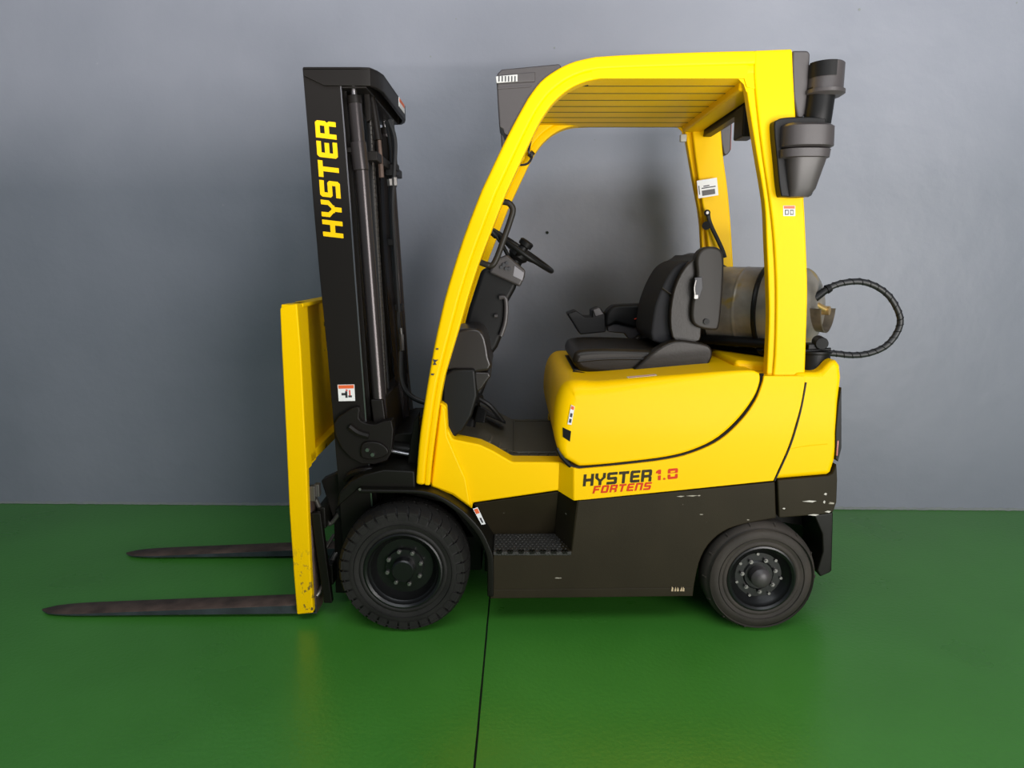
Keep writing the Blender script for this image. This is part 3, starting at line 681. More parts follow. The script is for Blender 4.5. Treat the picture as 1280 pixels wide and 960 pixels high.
# ---- wheels
def wheel(u, v, R_, rr, wd, Y, lugs, nb, mt, bolts_r, dish, hub_r, dome):
    c = W(u, v, Y); c.z = R_
    m = MB(); A = 72
    sh = .018
    prof = [(dish * .6, rr * .96), (.006, rr), (.000, rr + .008), (.000, rr + .016), (.004, rr + .02), (.001, rr + .03), (-.002, (rr + R_) / 2), (.002, R_ - .035), (.010, R_ - .018), (.022, R_ - .006), (.04, R_), (wd - .04, R_), (wd - .022, R_ - .006), (wd - .008, R_ - .02), (wd, (rr + R_) / 2), (wd - .01, rr), (wd * .5, rr * .9)]
    m.lathe(c, (0, 1, 0), prof, A)
    t = build('tyre', m, mt, FK, angle=60)
    # tread lugs
    if lugs:
        for side in (0, 1):
            m = MB()
            for k in range(lugs):
                t0 = 2 * PI * (k + .5 * side) / lugs; dt = 2 * PI / lugs * .80
                def P(yq, th, r): return Vector((c.x + math.cos(th) * r, Y + yq, R_ + math.sin(th) * r))
                ys = (-.003, .022, wd * .5) if side == 0 else (wd + .003, wd - .022, wd * .5)
                rs_i = (R_ - .045, R_ - .018, R_ - .008); rs_o = (R_ - .014, R_ - .001, R_ + .003)
                sk_ = (0, .02, .14)
                rings = []
                for yq, ri, ro, s_ in zip(ys, rs_i, rs_o, sk_):
                    rings.append([m.bm.verts.new(P(yq, t0 + s_, ri)), m.bm.verts.new(P(yq, t0 + s_, ro)), m.bm.verts.new(P(yq, t0 + s_ + dt, ro)), m.bm.verts.new(P(yq, t0 + s_ + dt, ri))])
                for a, b in zip(rings, rings[1:]):
                    for q in range(4): m.face([a[q], a[(q + 1) % 4], b[(q + 1) % 4], b[q]])
                m.face(rings[0]); m.face(rings[-1][::-1])
            build('tread_lugs', m, mt, t)['kind'] = 'stuff'
    else:
        m = MB()
        for k in range(14):
            th = 2 * PI * k / 14
            d = Vector((math.cos(th), 0, math.sin(th)))
            m.cyl(c + d * (R_ - .009) + Vector((0, .018, 0)), c + d * (R_ - .001) + Vector((0, .034, 0)), .004, n=6)
        build('tread_nubs', m, mt, t)['kind'] = 'stuff'
    # side wall rings
    m = MB()
    for q in (.35, .75): m.lathe(c + Vector((0, -.003, 0)), (0, 1, 0), [(.006, rr + (R_ - rr) * q), (-.001, rr + (R_ - rr) * q + .003), (.006, rr + (R_ - rr) * q + .006)], A)
    build('sidewall_rib', m, mt, t)
    m = MB(); m.lathe(c, (0, 1, 0), [(.010, rr + .006), (.000, rr + .002), (-.002, rr - .004), (.004, rr - .012), (.014, rr - .016), (.020, rr - .022), (dish * .7, rr - .028), (dish, rr - .04), (dish, hub_r + .02), (dish - .006, hub_r + .014), (dish - .006, 0)], 56)
    rim = build('wheel_rim', m, M['rim'], FK, angle=25)
    m = MB(); h = dish - .006
    if dome: m.lathe(c, (0, 1, 0), [(h, hub_r), (h - .03, hub_r * .96), (h - .042, hub_r * .7), (h - .047, hub_r * .35), (h - .048, 0)], 28)
    else: m.lathe(c, (0, 1, 0), [(h, hub_r * 1.65), (h - .010, hub_r * 1.6), (h - .012, hub_r), (h - .045, hub_r * .97), (h - .050, hub_r * .85), (h - .050, 0)], 28)
    build('hub_cap', m, M['plastic'] if dome else M['rim'], rim, angle=30)
    for k in range(nb):
        th = 2 * PI * (k + .35) / nb; d = Vector((math.cos(th), 0, math.sin(th))) * bolts_r
        m = MB(); q = c + d; q.y = Y + h - (.012 if not dome else 0)
        m.cyl(q + Vector((0, .006, 0)), q - Vector((0, .007, 0)), .0085, n=6); m.cyl(q - Vector((0, .007, 0)), q - Vector((0, .012, 0)), .005, n=10)
        build('wheel_nut', m, M['bolt'], rim)
    if dome:
        for k in range(nb):
            th = 2 * PI * (k + .85) / nb; d = Vector((math.cos(th), 0, math.sin(th))) * (rr - .042)
            m = MB(); q = c + d; q.y = Y + dish; m.cyl(q + Vector((0, .004, 0)), q - Vector((0, .008, 0)), .006, n=6)
            build('rim_bolt', m, M['bolt'], rim)
    return t, rim
w1 = wheel(503.5, 712, .252, .150, .17, .0, 34, 8, M['rubber'], .068, .055, .045, False)
w2 = wheel(952, 724, .219, .130, .14, .005, 0, 7, M['rubber_dusty'], .066, .040, .040, True)
for a in (w1, w2):
    for o in a: mirror(o)

# ---- front fender
lip = [(449, 611), (480, 611.5), (519, 612), (537, 614.5), (552, 620), (568, 629.5), (583, 641), (602, 662), (613, 684), (617, 700), (617, 745)]
ls = smooth(lip, 4)
li = smooth([(449, 616), (480, 616), (516, 616.5), (534, 619), (549, 625), (564, 634.5), (578, 646), (596, 667), (606, 688), (609, 704), (609, 745)], 4)
m = MB(); m.strip(XZ(ls, YB), XZ(li, YB), YB - .008, .26)
fd = build('front_fender', m, M['black'], FK, bevel=.005, seg=2, angle=50); 
m = MB()
m.prism(XZ([(449, 611), (420, 636), (423, 618), (437, 603), (455, 594), (480, 588), (518, 590), (519, 612)], YB + .02), YB + .03, .24)
build('fender_front', m, M['black'], fd, bevel=.008, seg=2, angle=30)
m = MB(); m.prism(XZ([(420, 637), (448, 613), (455, 640), (440, 700), (428, 700), (427, 650)], .2), .19, .25); build('splash_guard', m, M['plastic_black'], fd, bevel=.004)
m = MB(); a = W(450, 611.5, YB - .008); m.cyl(a, a + Vector((0, -.004, 0)), .005); build('fender_bolt', m, M['bolt'], fd)
mirror(fd)
sticker('step_sticker', [W(602, 656, YB - .001), W(607, 655, YB - .001), W(597, 634, YB + .02), W(591, 636, YB + .02)], FK, [(.1, .66, .9, .95, 'orange'), (.3, .1, .7, .4, 'plastic')])

# ---- floor plate and mat
fz = .640
x0f, x1f = W(562, 548, YA).x, W(702, 578, YA).x + .05
def fp(u, v, z=fz):                            # pixel on the horizontal plane z
    a = (u - 640) / FPX; b = (480 - v) / FPX
    t = (CZ - z) / (math.sin(PITCH) - b * math.cos(PITCH))
    return Vector((a * t, CY + t * (b * math.sin(PITCH) + math.cos(PITCH)), z))
m = MB()
q = [(W(566, 549, YA).x - .04, YA + .03, fz + .10), (W(600, 556, YA).x, YA + .03, fz + .065), (W(640, 577, YA).x, YA + .03, fz - .002), (x1f, YA + .03, fz - .002)]
A = [m.bm.verts.new(p) for p in q]; B = [m.bm.verts.new((p[0], .95, p[2])) for p in q]
for i in range(3): m.face([A[i], A[i + 1], B[i + 1], B[i]])
A2 = [m.bm.verts.new((p[0], p[1], p[2] - .03)) for p in q]; B2 = [m.bm.verts.new((p[0], .95, p[2] - .03)) for p in q]
for i in range(3): m.face([A2[i], B2[i], B2[i + 1], A2[i + 1]]); m.face([A[i], A2[i], A2[i + 1], A[i + 1]]); m.face([B[i], B[i + 1], B2[i + 1], B2[i]])
m.face([A[0], B[0], B2[0], A2[0]]); m.face([A[3], A2[3], B2[3], B[3]])
fpm = build('floor_mat', m, M['mat'], FK)
# raised ribs on the mat
xr0, xr1 = W(640, 577, YA).x + .01, x1f - .06
for k in range(5):
    m = MB(); x = xr0 + (xr1 - xr0) * k / 4.4
    m.tube([(x - .02, YA + .10, fz), (x + .012, YA + .15, fz), (x + .02, YA + .19, fz)], .006, n=6, sm=3, flat=.9); build('mat_rib', m, M['mat'], fpm)
m = MB(); m.tube([(xr0 - .06, YA + .16, fz + .032), (xr0 + .01, YA + .21, fz + .001), (xr1 + .04, YA + .21, fz + .001), (xr1 + .05, .90, fz + .001), (xr0, .90, fz + .001), (xr0, .30, fz + .001)], .004, n=6, sm=1, flat=.8); build('mat_border', m, M['mat'], fpm)
for k in range(3):
    m = MB(); x = xr0 - .10 + .035 * k; z = fz + .075 - .026 * k
    m.tube([(x, YA + .10, z - .004), (x + .004, YA + .19, z - .004)], .006, n=6, sm=1); build('mat_rib', m, M['mat'], fpm)

# ---- front cowl inside the cab and instrument column
m = MB(); m.prism(XZ([(566, 462), (594, 462), (597, 495), (590, 520), (578, 540), (566, 549), (552, 546), (552, 470)], .13), .14, .30)
build('cowl_panel', m, M['plastic_black'], FK, bevel=.012, seg=3)
bulb = [(560, 420), (572, 411), (592, 409), (602, 412), (608, 422), (612, 444), (612, 461), (558, 461)]
m = MB(); m.prism(smooth(XZ(bulb, .22), 2, True), .165, .46)
cv = build('cowl_cover', m, M['gloss_brown'], FK, bevel=.034, seg=5, angle=45)
m = MB(); m.prism(smooth(XZ([(560, 463), (612, 463), (609, 475), (598, 488), (585, 486), (572, 478), (562, 470)], .22), 2, True), .170, .45)
build('cowl_lower_cover', m, M['gloss_brown'], cv, bevel=.025, seg=4, angle=45)
p4 = [W(607, 459, .20), W(613, 453, .235), W(607, 431, .235), W(601, 436, .20)]
sticker('cowl_sticker', p4, cv, [(.1, .7, .9, .97, 'orange'), (.3, .1, .7, .3, 'plastic')])
# dash across the truck, front wall of the cab
m = MB(); m.prism(XZ([(560, 420), (600, 430), (612, 470), (600, 500), (592, 545), (570, 545), (556, 500)], .45), .44, .93)
build('dash_panel', m, M['plastic_black'], FK, bevel=.02, seg=3)
YS = .52
col = [(602, 336), (611, 334), (648, 352), (644, 362), (634, 380), (633, 407), (622, 434), (606, 455), (584, 450), (572, 440), (586, 385)]
m = MB(); m.prism(XZ(col, YS - .07), YS - .075, YS + .075)
sc_ = build('steering_column', m, M['plastic_black'], FK, bevel=.02, seg=3, angle=40)
m = MB(); m.prism(XZ([(621, 323), (634, 318), (657, 338), (656, 346), (650, 359), (644, 356), (611, 341)], YS - .10), YS - .11, YS + .11)
build('instrument_pod', m, M['plastic'], sc_, bevel=.010, seg=3, angle=40)
m = MB(); m.prism(XZ([(643, 332), (655, 341), (653, 351), (641, 345)], YS - .113), YS - .1125, YS - .10)
build('display', m, mat('display_glass', (.25, .24, .26), .3), sc_, bevel=.002)
for u, v in ((630, 331), (634, 329), (637, 336), (627, 334), (633, 336)):
    p = W(u, v, YS - .112); m = MB(); m.cyl(p + Vector((0, .02, 0)), p + Vector((0, -.010, 0)), .007, n=10); build('switch_knob', m, M['ink'], sc_)
m = MB(); m.tube([W(624, 372, YS - .09), W(632, 374, YS - .09), W(632, 400, YS - .09), W(626, 420, YS - .09)], .010, n=10); m.cyl(W(618, 395, YS - .09), W(622, 395, YS - .09), .008)
build('tilt_lever', m, M['plastic'], sc_)
m = MB(); m.cyl(W(634, 345, YS), W(650, 315, YS), .035, .028)
build('wheel_boss', m, M['plastic_black'], sc_)
# steering wheel
hc = W(652, 313, YS); ang = math.radians(34)
ax = Vector((math.sin(ang), -.06, math.cos(ang))).normalized()
u_ = Vector((math.cos(ang), 0, -math.sin(ang))); v_ = ax.cross(u_).normalized(); RW = .155
m = MB(); m.tube([hc + u_ * math.cos(t) * RW + v_ * math.sin(t) * RW for t in [2 * PI * k / 40 for k in range(40)]], .0105, n=12, sm=1, closed=True)
sw = build('steering_wheel', m, M['plastic_black'], FK)
m = MB()
for t in (0.5, 2.6, 4.7):
    d = u_ * math.cos(t) + v_ * math.sin(t); m.tube([hc - ax * .022 + d * .03, hc - ax * .012 + d * .09, hc + d * RW], .013, n=8, flat=.5)
m.lathe(hc - ax * .05, ax, [(0, .03), (.02, .045), (.04, .042), (.048, .03), (.05, 0)], 24)
build('wheel_spoke', m, M['plastic_black'], sw)
m = MB(); kp = hc + u_ * .045 - v_ * .118
kp = hc - u_ * .02 + v_ * -.11 if (v_.y > 0) else hc - u_ * .02 + v_ * .11
m.lathe(hc + ax * .0 + u_ * .0, ax, [(-.01, .024), (.018, .020), (.022, .030), (.042, .032), (.048, .025), (.050, 0)], 20)
build('spinner_knob', m, M['plastic_black'], sw)
# direction lever left of the wheel
m = MB(); m.tube([W(640, 330, YS - .06), W(628, 306, YS - .1), W(617, 291, YS - .12)], .008, n=8); m.lathe(W(622, 297, YS - .11), W(614, 289, YS - .12) - W(622, 297, YS - .11), [(0, .008), (.01, .013), (.045, .014), (.052, 0)], 12); build('direction_lever', m, M['plastic_black'], sc_)
# pedals
m = MB(); m.hexa([W(592, 527, .30), W(606, 529, .28), W(609, 513, .32), W(597, 507, .34), W(592, 527, .42), W(606, 529, .42), W(609, 513, .44), W(597, 507, .44)])
build('pedal', m, M['plastic_black'], FK, bevel=.008, seg=3)
m = MB(); m.tube([W(596, 497, .38), W(612, 507, .38), W(628, 526, .40)], .010, n=8); m.cyl(W(588, 500, .33), W(599, 497, .42), .02); build('pedal_arm', m, M['plastic_black'], FK)
m = MB(); m.hexa([W(600, 506, .55), W(632, 526, .55), W(632, 530, .55), W(598, 515, .55), W(600, 506, .7), W(632, 526, .7), W(632, 530, .7), W(598, 515, .7)]); build('pedal', m, M['plastic_black'], FK, bevel=.004)
# grab handle on the front pillar
m = MB(); Yg = GY + .10
m.tube([W(618, 251, Yg - .03), W(627, 252, Yg), W(636, 254, Yg), W(641, 261, Yg), W(639, 272, Yg), W(630, 298, Yg), (W(622, 320, Yg)), W(616, 331, Yg), W(609, 331, Yg), W(598, 327, Yg - .03)], .0115, n=12)
build('grab_handle', m, M['seat_plastic'], FK)
# dangling cable under the roof front
m = MB(); yq = 2 * YC - GY - .12; m.tube([W(663, 176, yq), W(661, 190, yq - .02), W(665, 195, yq), W(660, 204, yq), W(650, 206, yq), W(647, 200, yq)], .006, n=6); m.cyl(W(662, 191, yq), W(666, 195, yq), .016)
build('lamp_cable', m, M['hose'], FK)

# ---- seat
ZY0, ZY1 = .30, .78
m = MB(); m.prism(smooth(XZ([(718, 456), (717, 446), (725, 438), (760, 436), (820, 438), (850, 440), (850, 470), (800, 471), (735, 467)], ZY0), 3, True), ZY0, ZY1)
seat = build('seat', m, M['vinyl'], FK, bevel=.03, seg=5, angle=55)
m = MB(); m.tube([W(722, 452, ZY0 - .001), W(760, 449, ZY0 - .002), W(800, 449, ZY0 - .002), W(815, 450, ZY0 - .001)], .004, n=6, flat=1); build('seat_piping', m, M['vinyl'], seat)
m = MB(); m.prism(smooth(XZ([(800, 455), (822, 436), (844, 426), (870, 428), (886, 432), (891, 441), (888, 452), (878, 463), (850, 469), (800, 471), (790, 466)], ZY0 - .03), 3, True), ZY0 - .03, ZY0 + .04)
o = build('seat_side_cover', m, M['vinyl'], seat, bevel=.015, seg=4, angle=55)
c2 = o.copy(); C.objects.link(c2); c2.parent = seat; c2.location = (0, ZY1 - ZY0 - .01, 0)
m = MB(); m.prism(smooth(XZ([(845, 428), (838, 400), (843, 362), (856, 335), (872, 322), (880, 325), (878, 410), (872, 428)], ZY0), 3, True), ZY0 + .01, ZY1 - .01)
bk = build('seat_back', m, M['vinyl'], seat, bevel=.028, seg=4, angle=55)
m = MB(); m.prism(smooth(XZ([(816, 426), (817, 392), (823, 370), (832, 350), (843, 334), (858, 326), (866, 330), (856, 350), (848, 380), (847, 426)], ZY0 + .05), 3, True), ZY0 + .05, ZY1 - .05)
build('back_cushion', m, M['fabric'], seat, bevel=.03, seg=4, angle=55)
m = MB(); m.tube([W(828, 360, ZY0 + .045), W(838, 367, ZY0 + .040), W(846, 370, ZY0 + .035)], .004, n=6); build('cushion_seam', m, M['vinyl'], seat)
m = MB(); m.prism(smooth(XZ([(872, 318), (878, 311), (888, 308), (900, 311), (905, 322), (904.5, 350), (902, 385), (899, 408), (893, 413), (874, 410), (865, 401), (865, 380), (871, 348), (870, 328)], ZY0 - .02), 3, True), ZY0 - .022, ZY0 + .05)
bs = build('backrest_cover', m, M['seat_plastic'], seat, bevel=.018, seg=4, angle=55)
m = MB(); m.prism(XZ([(868, 347), (877, 346), (878, 360), (874, 372), (867, 373)], ZY0 - .02), ZY0 - .026, ZY0 - .01); build('belt_slot', m, M['ink'], seat, bevel=.002)
m = MB(); m.tube([W(870, 350, ZY0 - .03), W(868, 360, ZY0 - .033), W(869, 370, ZY0 - .03)], .004, n=6, flat=.6); m.box(W(870, 371, ZY0 - .03), (.016, .006, .016)); tag(build('belt_tongue', m, M['bolt'], seat, bevel=.001), 'chrome belt tongue')
m = MB(); a = W(883, 402, ZY0 - .024); m.cyl(a + Vector((0, .01, 0)), a - Vector((0, .006, 0)), .012); build('recliner_bolt', m, M['plastic_black'], seat)
m = MB(); m.cyl(W(890, 312, ZY0 + .02), W(890, 312, ZY1 - .02), .012); m.prism(XZ([(872, 322), (898, 314), (898, 410), (874, 410)], ZY0), ZY0 + .04, ZY1 - .03); build('seat_back_shell', m, M['plastic_black'], seat, bevel=.02, seg=3)
m = MB(); m.tube([W(889.5, 313, .5), W(893, 318, .4)], .004, n=6); 
# seat rails / suspension plate
m = MB(); m.prism(XZ([(716, 462), (730, 462), (742, 470), (790, 468), (870, 462), (878, 466), (800, 475), (748, 480), (738, 478), (720, 470)], ZY0), ZY0 + .02, ZY1 - .02)
build('seat_base', m, M['plastic_black'], seat, bevel=.004)
m = MB(); m.tube([W(716, 466, ZY0 - .01), W(728, 468, ZY0 - .02), W(740, 472, ZY0 - .02)], .010, n=8); build('slide_lever', m, M['plastic_black'], seat)
m = MB(); m.cyl(W(726, 473, ZY0 - .012), W(742, 477, ZY0 - .012), .006); build('slide_rail', m, M['chrome'], seat)
# armrest with finger controls, on the far side of the seat
YR = ZY1 + .02
m = MB(); m.prism(smooth(XZ([(757, 410), (757, 393), (764, 384), (776, 381), (822, 380), (834, 384), (832, 408), (790, 409), (770, 404)], YR - .03), 2, True), YR - .04, YR + .07)
ar = build('armrest', m, M['plastic_black'], FK, bevel=.016, seg=4, angle=50)
m = MB(); m.prism(XZ([(758, 404), (832, 406), (832, 424), (786, 424), (781, 417), (760, 415)], YR - .02), YR - .02, YR + .05); build('armrest_bracket', m, M['plastic'], ar, bevel=.006)
m = MB(); m.prism(XZ([(709, 392), (720, 388), (731, 396), (740, 396), (740, 388), (750, 384), (756, 393), (757, 415), (725, 418)], YR - .04), YR - .05, YR + .08); build('control_pod', m, M['plastic_black'], ar, bevel=.006, seg=3)
m = MB(); m.prism(XZ([(741, 387), (749, 384), (755, 393), (744, 396)], YR - .05), YR - .056, YR - .02); build('control_paddle', m, M['plastic'], ar, bevel=.004)
m = MB(); m.tube([W(793, 399, YR - .045), W(798, 397, YR - .045), W(802, 394, YR - .045)], .003, n=6); tag(build('release_latch', m, M['red'], ar), 'red latch mark')
# seat belt anchor on the far rear leg
yb_ = 2 * YC - GY - .11
m = MB(); m.tube([W(885, 266, yb_), W(888, 280, yb_), W(902, 310, yb_ - .02), W(906, 322, yb_ - .03)], .010, n=8, flat=.6)
m.cyl(W(883, 282, yb_ + .02), W(883, 282, yb_ - .02), .020); m.cyl(W(884, 266, yb_ + .03), W(884, 266, yb_ - .012), .015)
hb = build('belt_anchor', m, M['plastic_black'], FK)
m = MB(); a = W(884, 266, yb_ - .012); m.cyl(a, a + Vector((0, -.006, 0)), .007); build('anchor_bolt', m, M['bolt'], hb)

# ---- gas bottle cradle (part of the truck) and bottle (thing of its own)
gd = Vector((math.cos(math.radians(-38)), math.sin(math.radians(-38)), 0))
g1 = W(1028, 388, .32)                          # rear dome tip
gl = .62; gr = .172; g0 = g1 - gd * gl
m = MB()
zc = g1.z
gn = Vector((-gd.y, gd.x, 0))
for k in (.16, .42):
    c = g0 + gd * k - Vector((0, 0, gr + .018))
    m.tube([c - gn * .13 + Vector((0, 0, .035)), c - gn * .06, c + gn * .06, c + gn * .13 + Vector((0, 0, .035))], .016, n=8)
for dn, dz in ((-.135, -.135), (-.06, -.185)): m.tube([g0 + gd * .06 + gn * dn + Vector((0, 0, dz)), g0 + gd * .5 + gn * dn + Vector((0, 0, dz))], .020, n=10, sm=1)
m.box((g0 + gd * .30) - Vector((0, 0, gr + .045)), (.46, .14, .035), rot=Matrix.Rotation(math.radians(-38), 3, 'Z'))
hzt = hood and W(899, 452, YH).z
m.cyl((g0.x + gd.x * .3, g0.y + gd.y * .3, hzt - .02), (g0.x + gd.x * .3, g0.y + gd.y * .3, zc - gr - .03), .05)
crd = build('bottle_cradle', m, M['plastic_black'], FK, bevel=.003)
m = MB()
for k, q in ((.18, 0), (.40, 1)):
    c = g0 + gd * k
    rg = [c + (gn * math.cos(t) + Vector((0, 0, 1)) * math.sin(t)) * (gr + .004) for t in [2 * PI * i / 40 for i in range(40)]]
    m.tube(rg, .010, n=6, sm=1, closed=True)
    if q == 0: pass
build('bottle_strap', m, M['black'], crd)
rear_deck = MB(); rear_deck.prism(XZ([(930, 455), (1012, 462), (1012, 500), (930, 500)], YH), .16, 2 * YC - .12); build('rear_deck', rear_deck, M['yellow'], FK, bevel=.02, seg=3)

GC = bpy.data.objects.new('gas_bottle', None); C.objects.link(GC); GC.location = g0 + gd * (gl / 2) - Vector((0, 0, gr))
tag(GC, 'dented grey steel gas bottle strapped down behind the black seat', 'gas cylinder')
m = MB(); prof = [(0, 0)] + [(.085 - .085 * math.cos(t), gr * math.sin(t)) for t in [PI / 2 * k / 8 for k in range(1, 9)]] + [(.12, gr), (gl / 2 - .012, gr), (gl / 2 - .004, gr), (gl / 2, gr + .002), (gl / 2 + .004, gr), (gl / 2 + .012, gr), (gl - .12, gr)] + [(gl - .085 + .085 * math.sin(t), gr * math.cos(t)) for t in [PI / 2 * k / 8 for k in range(0, 8)]] + [(gl, 0)]
m.lathe(g0, gd, prof, 40); build('bottle_body', m, M['tank'], GC, angle=60)
m = MB()                                        # protective collar, cut away on the upper near side
nn_ = 30; ring = []
for i in range(nn_ + 1):
    t = math.radians(185 + 165 * i / nn_); d = gn * math.cos(t) + Vector((0, 0, 1)) * math.sin(t)
    ring.append([m.bm.verts.new(g1 + Vector((0, 0, .022)) + gd * h + d * r) for h, r in ((-.055, .105), (.022, .112), (.024, .107), (-.055, .099))])
for a, b in zip(ring, ring[1:]):
    for q in range(4): m.face([a[q], a[(q + 1) % 4], b[(q + 1) % 4], b[q]])
m.face(ring[0]); m.face(ring[-1][::-1]); build('bottle_collar', m, mat('dark_collar', (.10, .08, .055), .5, metal=.3, var=.4, vscale=20), GC, angle=40)  # whole collar coloured darker than the tank, after its dark interior
m = MB(); m.cyl(g1 - gd * .02, g1 + gd * .028, .018); vp = g1 + gd * .018; vq = W(1015, 378, vp.y - .02); m.cyl(vp, vq, .013); m.cyl(vq - gd * .02, vq + gd * .012, .014); tag(build('valve', m, M['brass'], GC), 'brass valve')

# fuel hose, loops out behind the truck
Yq = vp.y - .02
hpts = [(1012, 379), (1024, 368), (1036, 360), (1052, 354), (1075, 352), (1095, 358), (1112, 371), (1123, 390), (1125, 405), (1118, 421), (1105, 434), (1085, 442), (1065, 444), (1045, 442), (1030, 441)]
HP = [W(u, v, Yq + (.0 if k < 8 else -.02 * (k - 8) / 6)) for k, (u, v) in enumerate(hpts)]
m = MB(); m.tube(HP, .0125, n=12, sm=6); hs = build('fuel_hose', m, M['hose'], FK)
m = MB(); m.cyl(W(1018, 373, Yq), W(1033, 362, Yq), .017, .014); m.cyl(W(1033, 362, Yq), W(1038, 359.5, Yq), .019, .016); build('hose_coupling', m, M['plastic_black'], hs, angle=30)
sp = smooth([tuple(p) for p in HP], 30); m = MB()
L = 0; pts = []
for k, p in enumerate(sp[40:]):
    p = Vector(p); q = Vector(sp[40:][min(k + 1, len(sp) - 41)]); t = (q - p); 
    if t.length < 1e-6: continue
    t.normalize(); x = Vector((0, 1, 0)); y = t.cross(x).normalized(); th = k * .42
    pts.append(p + (x * math.cos(th) + y * math.sin(th)) * .0128)
m.tube(pts, .0016, n=5, sm=1); build('spiral_wrap', m, M['plastic_black'], hs)

# ---- mast ------------------------------------------------------------------
YM = .165
def mx(u, v, Y=YM): return W(u, v, Y)
mast_out = [(378, 84), (412, 92), (426, 110), (431, 170), (438, 260), (445, 380), (455, 490), (466, 590), (470, 640), (425, 640), (421, 590), (409, 440), (397, 320), (392, 260), (386, 180)]
m = MB(); 
webL = [(378, 85), (386, 180), (392, 260), (399, 340), (409, 440), (416, 520), (424, 620), (433, 745)]
webR = [(424, 85), (431, 170), (438, 260), (443.5, 340), (451, 440), (457, 520), (464, 620), (474, 745)]
m.strip(XZ(webL, YM), XZ(webR, YM), YM, YM + .014)          # web
def off_(P, d): return [(u + d, v) for u, v in P]
m.strip(XZ(webL, YM), XZ(off_(webL, 5), YM), YM + .010, YM + .075)   # front flange
m.strip(XZ(off_(webR, -4), YM), XZ(webR, YM), YM + .010, YM + .030)  # rear flange
mast = build('mast', m, M['mast'], FK, bevel=.002)
def msub(name, mm, mt, **k): return build(name, mm, mt, mast, **k)
m = MB(); m.strip(XZ(off_(webR, -.8), YM), XZ(off_(webR, .8), YM), YM - .0006, YM + .006); msub('bright_edge', m, M['chrome'])  # thin bright metal strip along the rear edge of the web
mo = mast.copy(); C.objects.link(mo); mo.parent = mast; mo.location = (0, 2 * YC, 0); mo.scale = (1, -1, 1); mo.name = 'far_channel'
mo.name = 'outer_channel'
# inner channels, nearer the centre
iL, iR = off_(webL, 16), off_(webR, 6)
m = MB(); m.strip(XZ(iL, YM + .05), XZ(iR, YM + .05), YM + .065, YM + .078); m.strip(XZ(off_(iR, -5), YM + .05), XZ(iR, YM + .05), YM + .06, YM + .13)
ic = msub('inner_channel', m, M['mast'], bevel=.002)
c = ic.copy(); C.objects.link(c); c.parent = mast; c.location = (0, 2 * YC, 0); c.scale = (1, -1, 1)
# lift cylinders behind the channels
def line_pt(a, b, t): return (a[0] + (b[0] - a[0]) * t, a[1] + (b[1] - a[1]) * t)
cylT, cylB = (442.5, 108), (493, 560)
def cyl_at(ta, tb, r, Y, mt, name, par=None, d=0, n=24):
    a = line_pt(cylT, cylB, ta); b = line_pt(cylT, cylB, tb)
    # the cylinder follows the mast lean
    m = MB(); m.cyl(W(a[0] + d, a[1], Y), W(b[0] + d, b[1], Y), r, n=n); return msub(name, m, mt, bevel=.002)
yc = YM + .045
def C2(u0, v0, u1, v1, r, name, mt, Y, n=24, r2=None, bevel=.0015):
    m = MB(); m.cyl(W(u0, v0, Y), W(u1, v1, Y), r, r2, n); return msub(name, m, mt, bevel=bevel)
for side in (0, 1):
    Yy = yc if side == 0 else 2 * YC - yc
    f = (Yy - CY) / (yc - CY); s = 1 / f
    def tr(u, v): 
        p = W(u, v, yc); return (p.x, Yy, p.z)
    def CC(u0, v0, u1, v1, r, name, mt, n=24):
        m = MB(); m.cyl(tr(u0, v0), tr(u1, v1), r, n=n); return msub(name, m, mt, bevel=.0015)
    CC(441.5, 104, 443, 130, .012, 'piston_rod', M['chrome'])
    CC(443, 122, 448.5, 182, .025, 'lift_cylinder', M['cylinder'])
    CC(442.7, 120, 443.7, 130, .027, 'cylinder_head', M['mast'])
    CC(447.5, 178, 451.5, 213, .031, 'cylinder_gland', M['cylinder'])
    CC(452, 213, 478, 548, .026, 'lift_cylinder', M['cylinder'])
    m = MB(); m.box(tr(443, 188), (.075, .03, .018)); m.cyl(tr(441, 194), tr(442, 206), .009, n=6); m.cyl(tr(432, 187), tr(450, 187), .007); msub('cylinder_clamp', m, M['mast'], bevel=.002)
# chains
def chain(u0, v0, u1, v1, Y, name='lift_chain'):
    m = MB(); a, b = W(u0, v0, Y), W(u1, v1, Y); L = (b - a).length; nlk = int(L / .0165); d = (b - a) / nlk
    q = d.to_track_quat('Z', 'Y').to_matrix()
    for k in range(nlk):
        c = a + d * (k + .5)
        for j in (-1, 0, 1):
            ww = .026 if (k + j) % 2 else .019
            m.box(c + Vector((0, j * .006, 0)), (ww, .0045, .0145), rot=q)
    return msub(name, m, M['chain'])
chain(463, 130, 486, 545, .30); chain(464, 130, 487, 545, 2 * YC - .30)
# crosshead tie plates and chain anchors
m = MB(); a = W(470, 199, .32); m.box((a.x, .54, a.z), (.045, .62, .035)); msub('chain_crosshead', m, M['mast'], bevel=.004)
m = MB(); m.prism(XZ([(455, 115), (462, 112), (464, 150), (458, 153)], .28), .27, .31); m.tube([W(464, 120, .33), W(468, 140, .33), W(472, 172, .33)], .014, n=8); msub('chain_anchor', m, M['mast'], bevel=.003)
C2(466, 130, 473, 175, .015, 'anchor_sleeve', M['mast'], .33); C2(474, 175, 476.5, 205, .008, 'anchor_bolt', M['rust'], .33); C2(476, 205, 477, 222, .011, 'anchor_nut', M['rust'], .33, n=6)
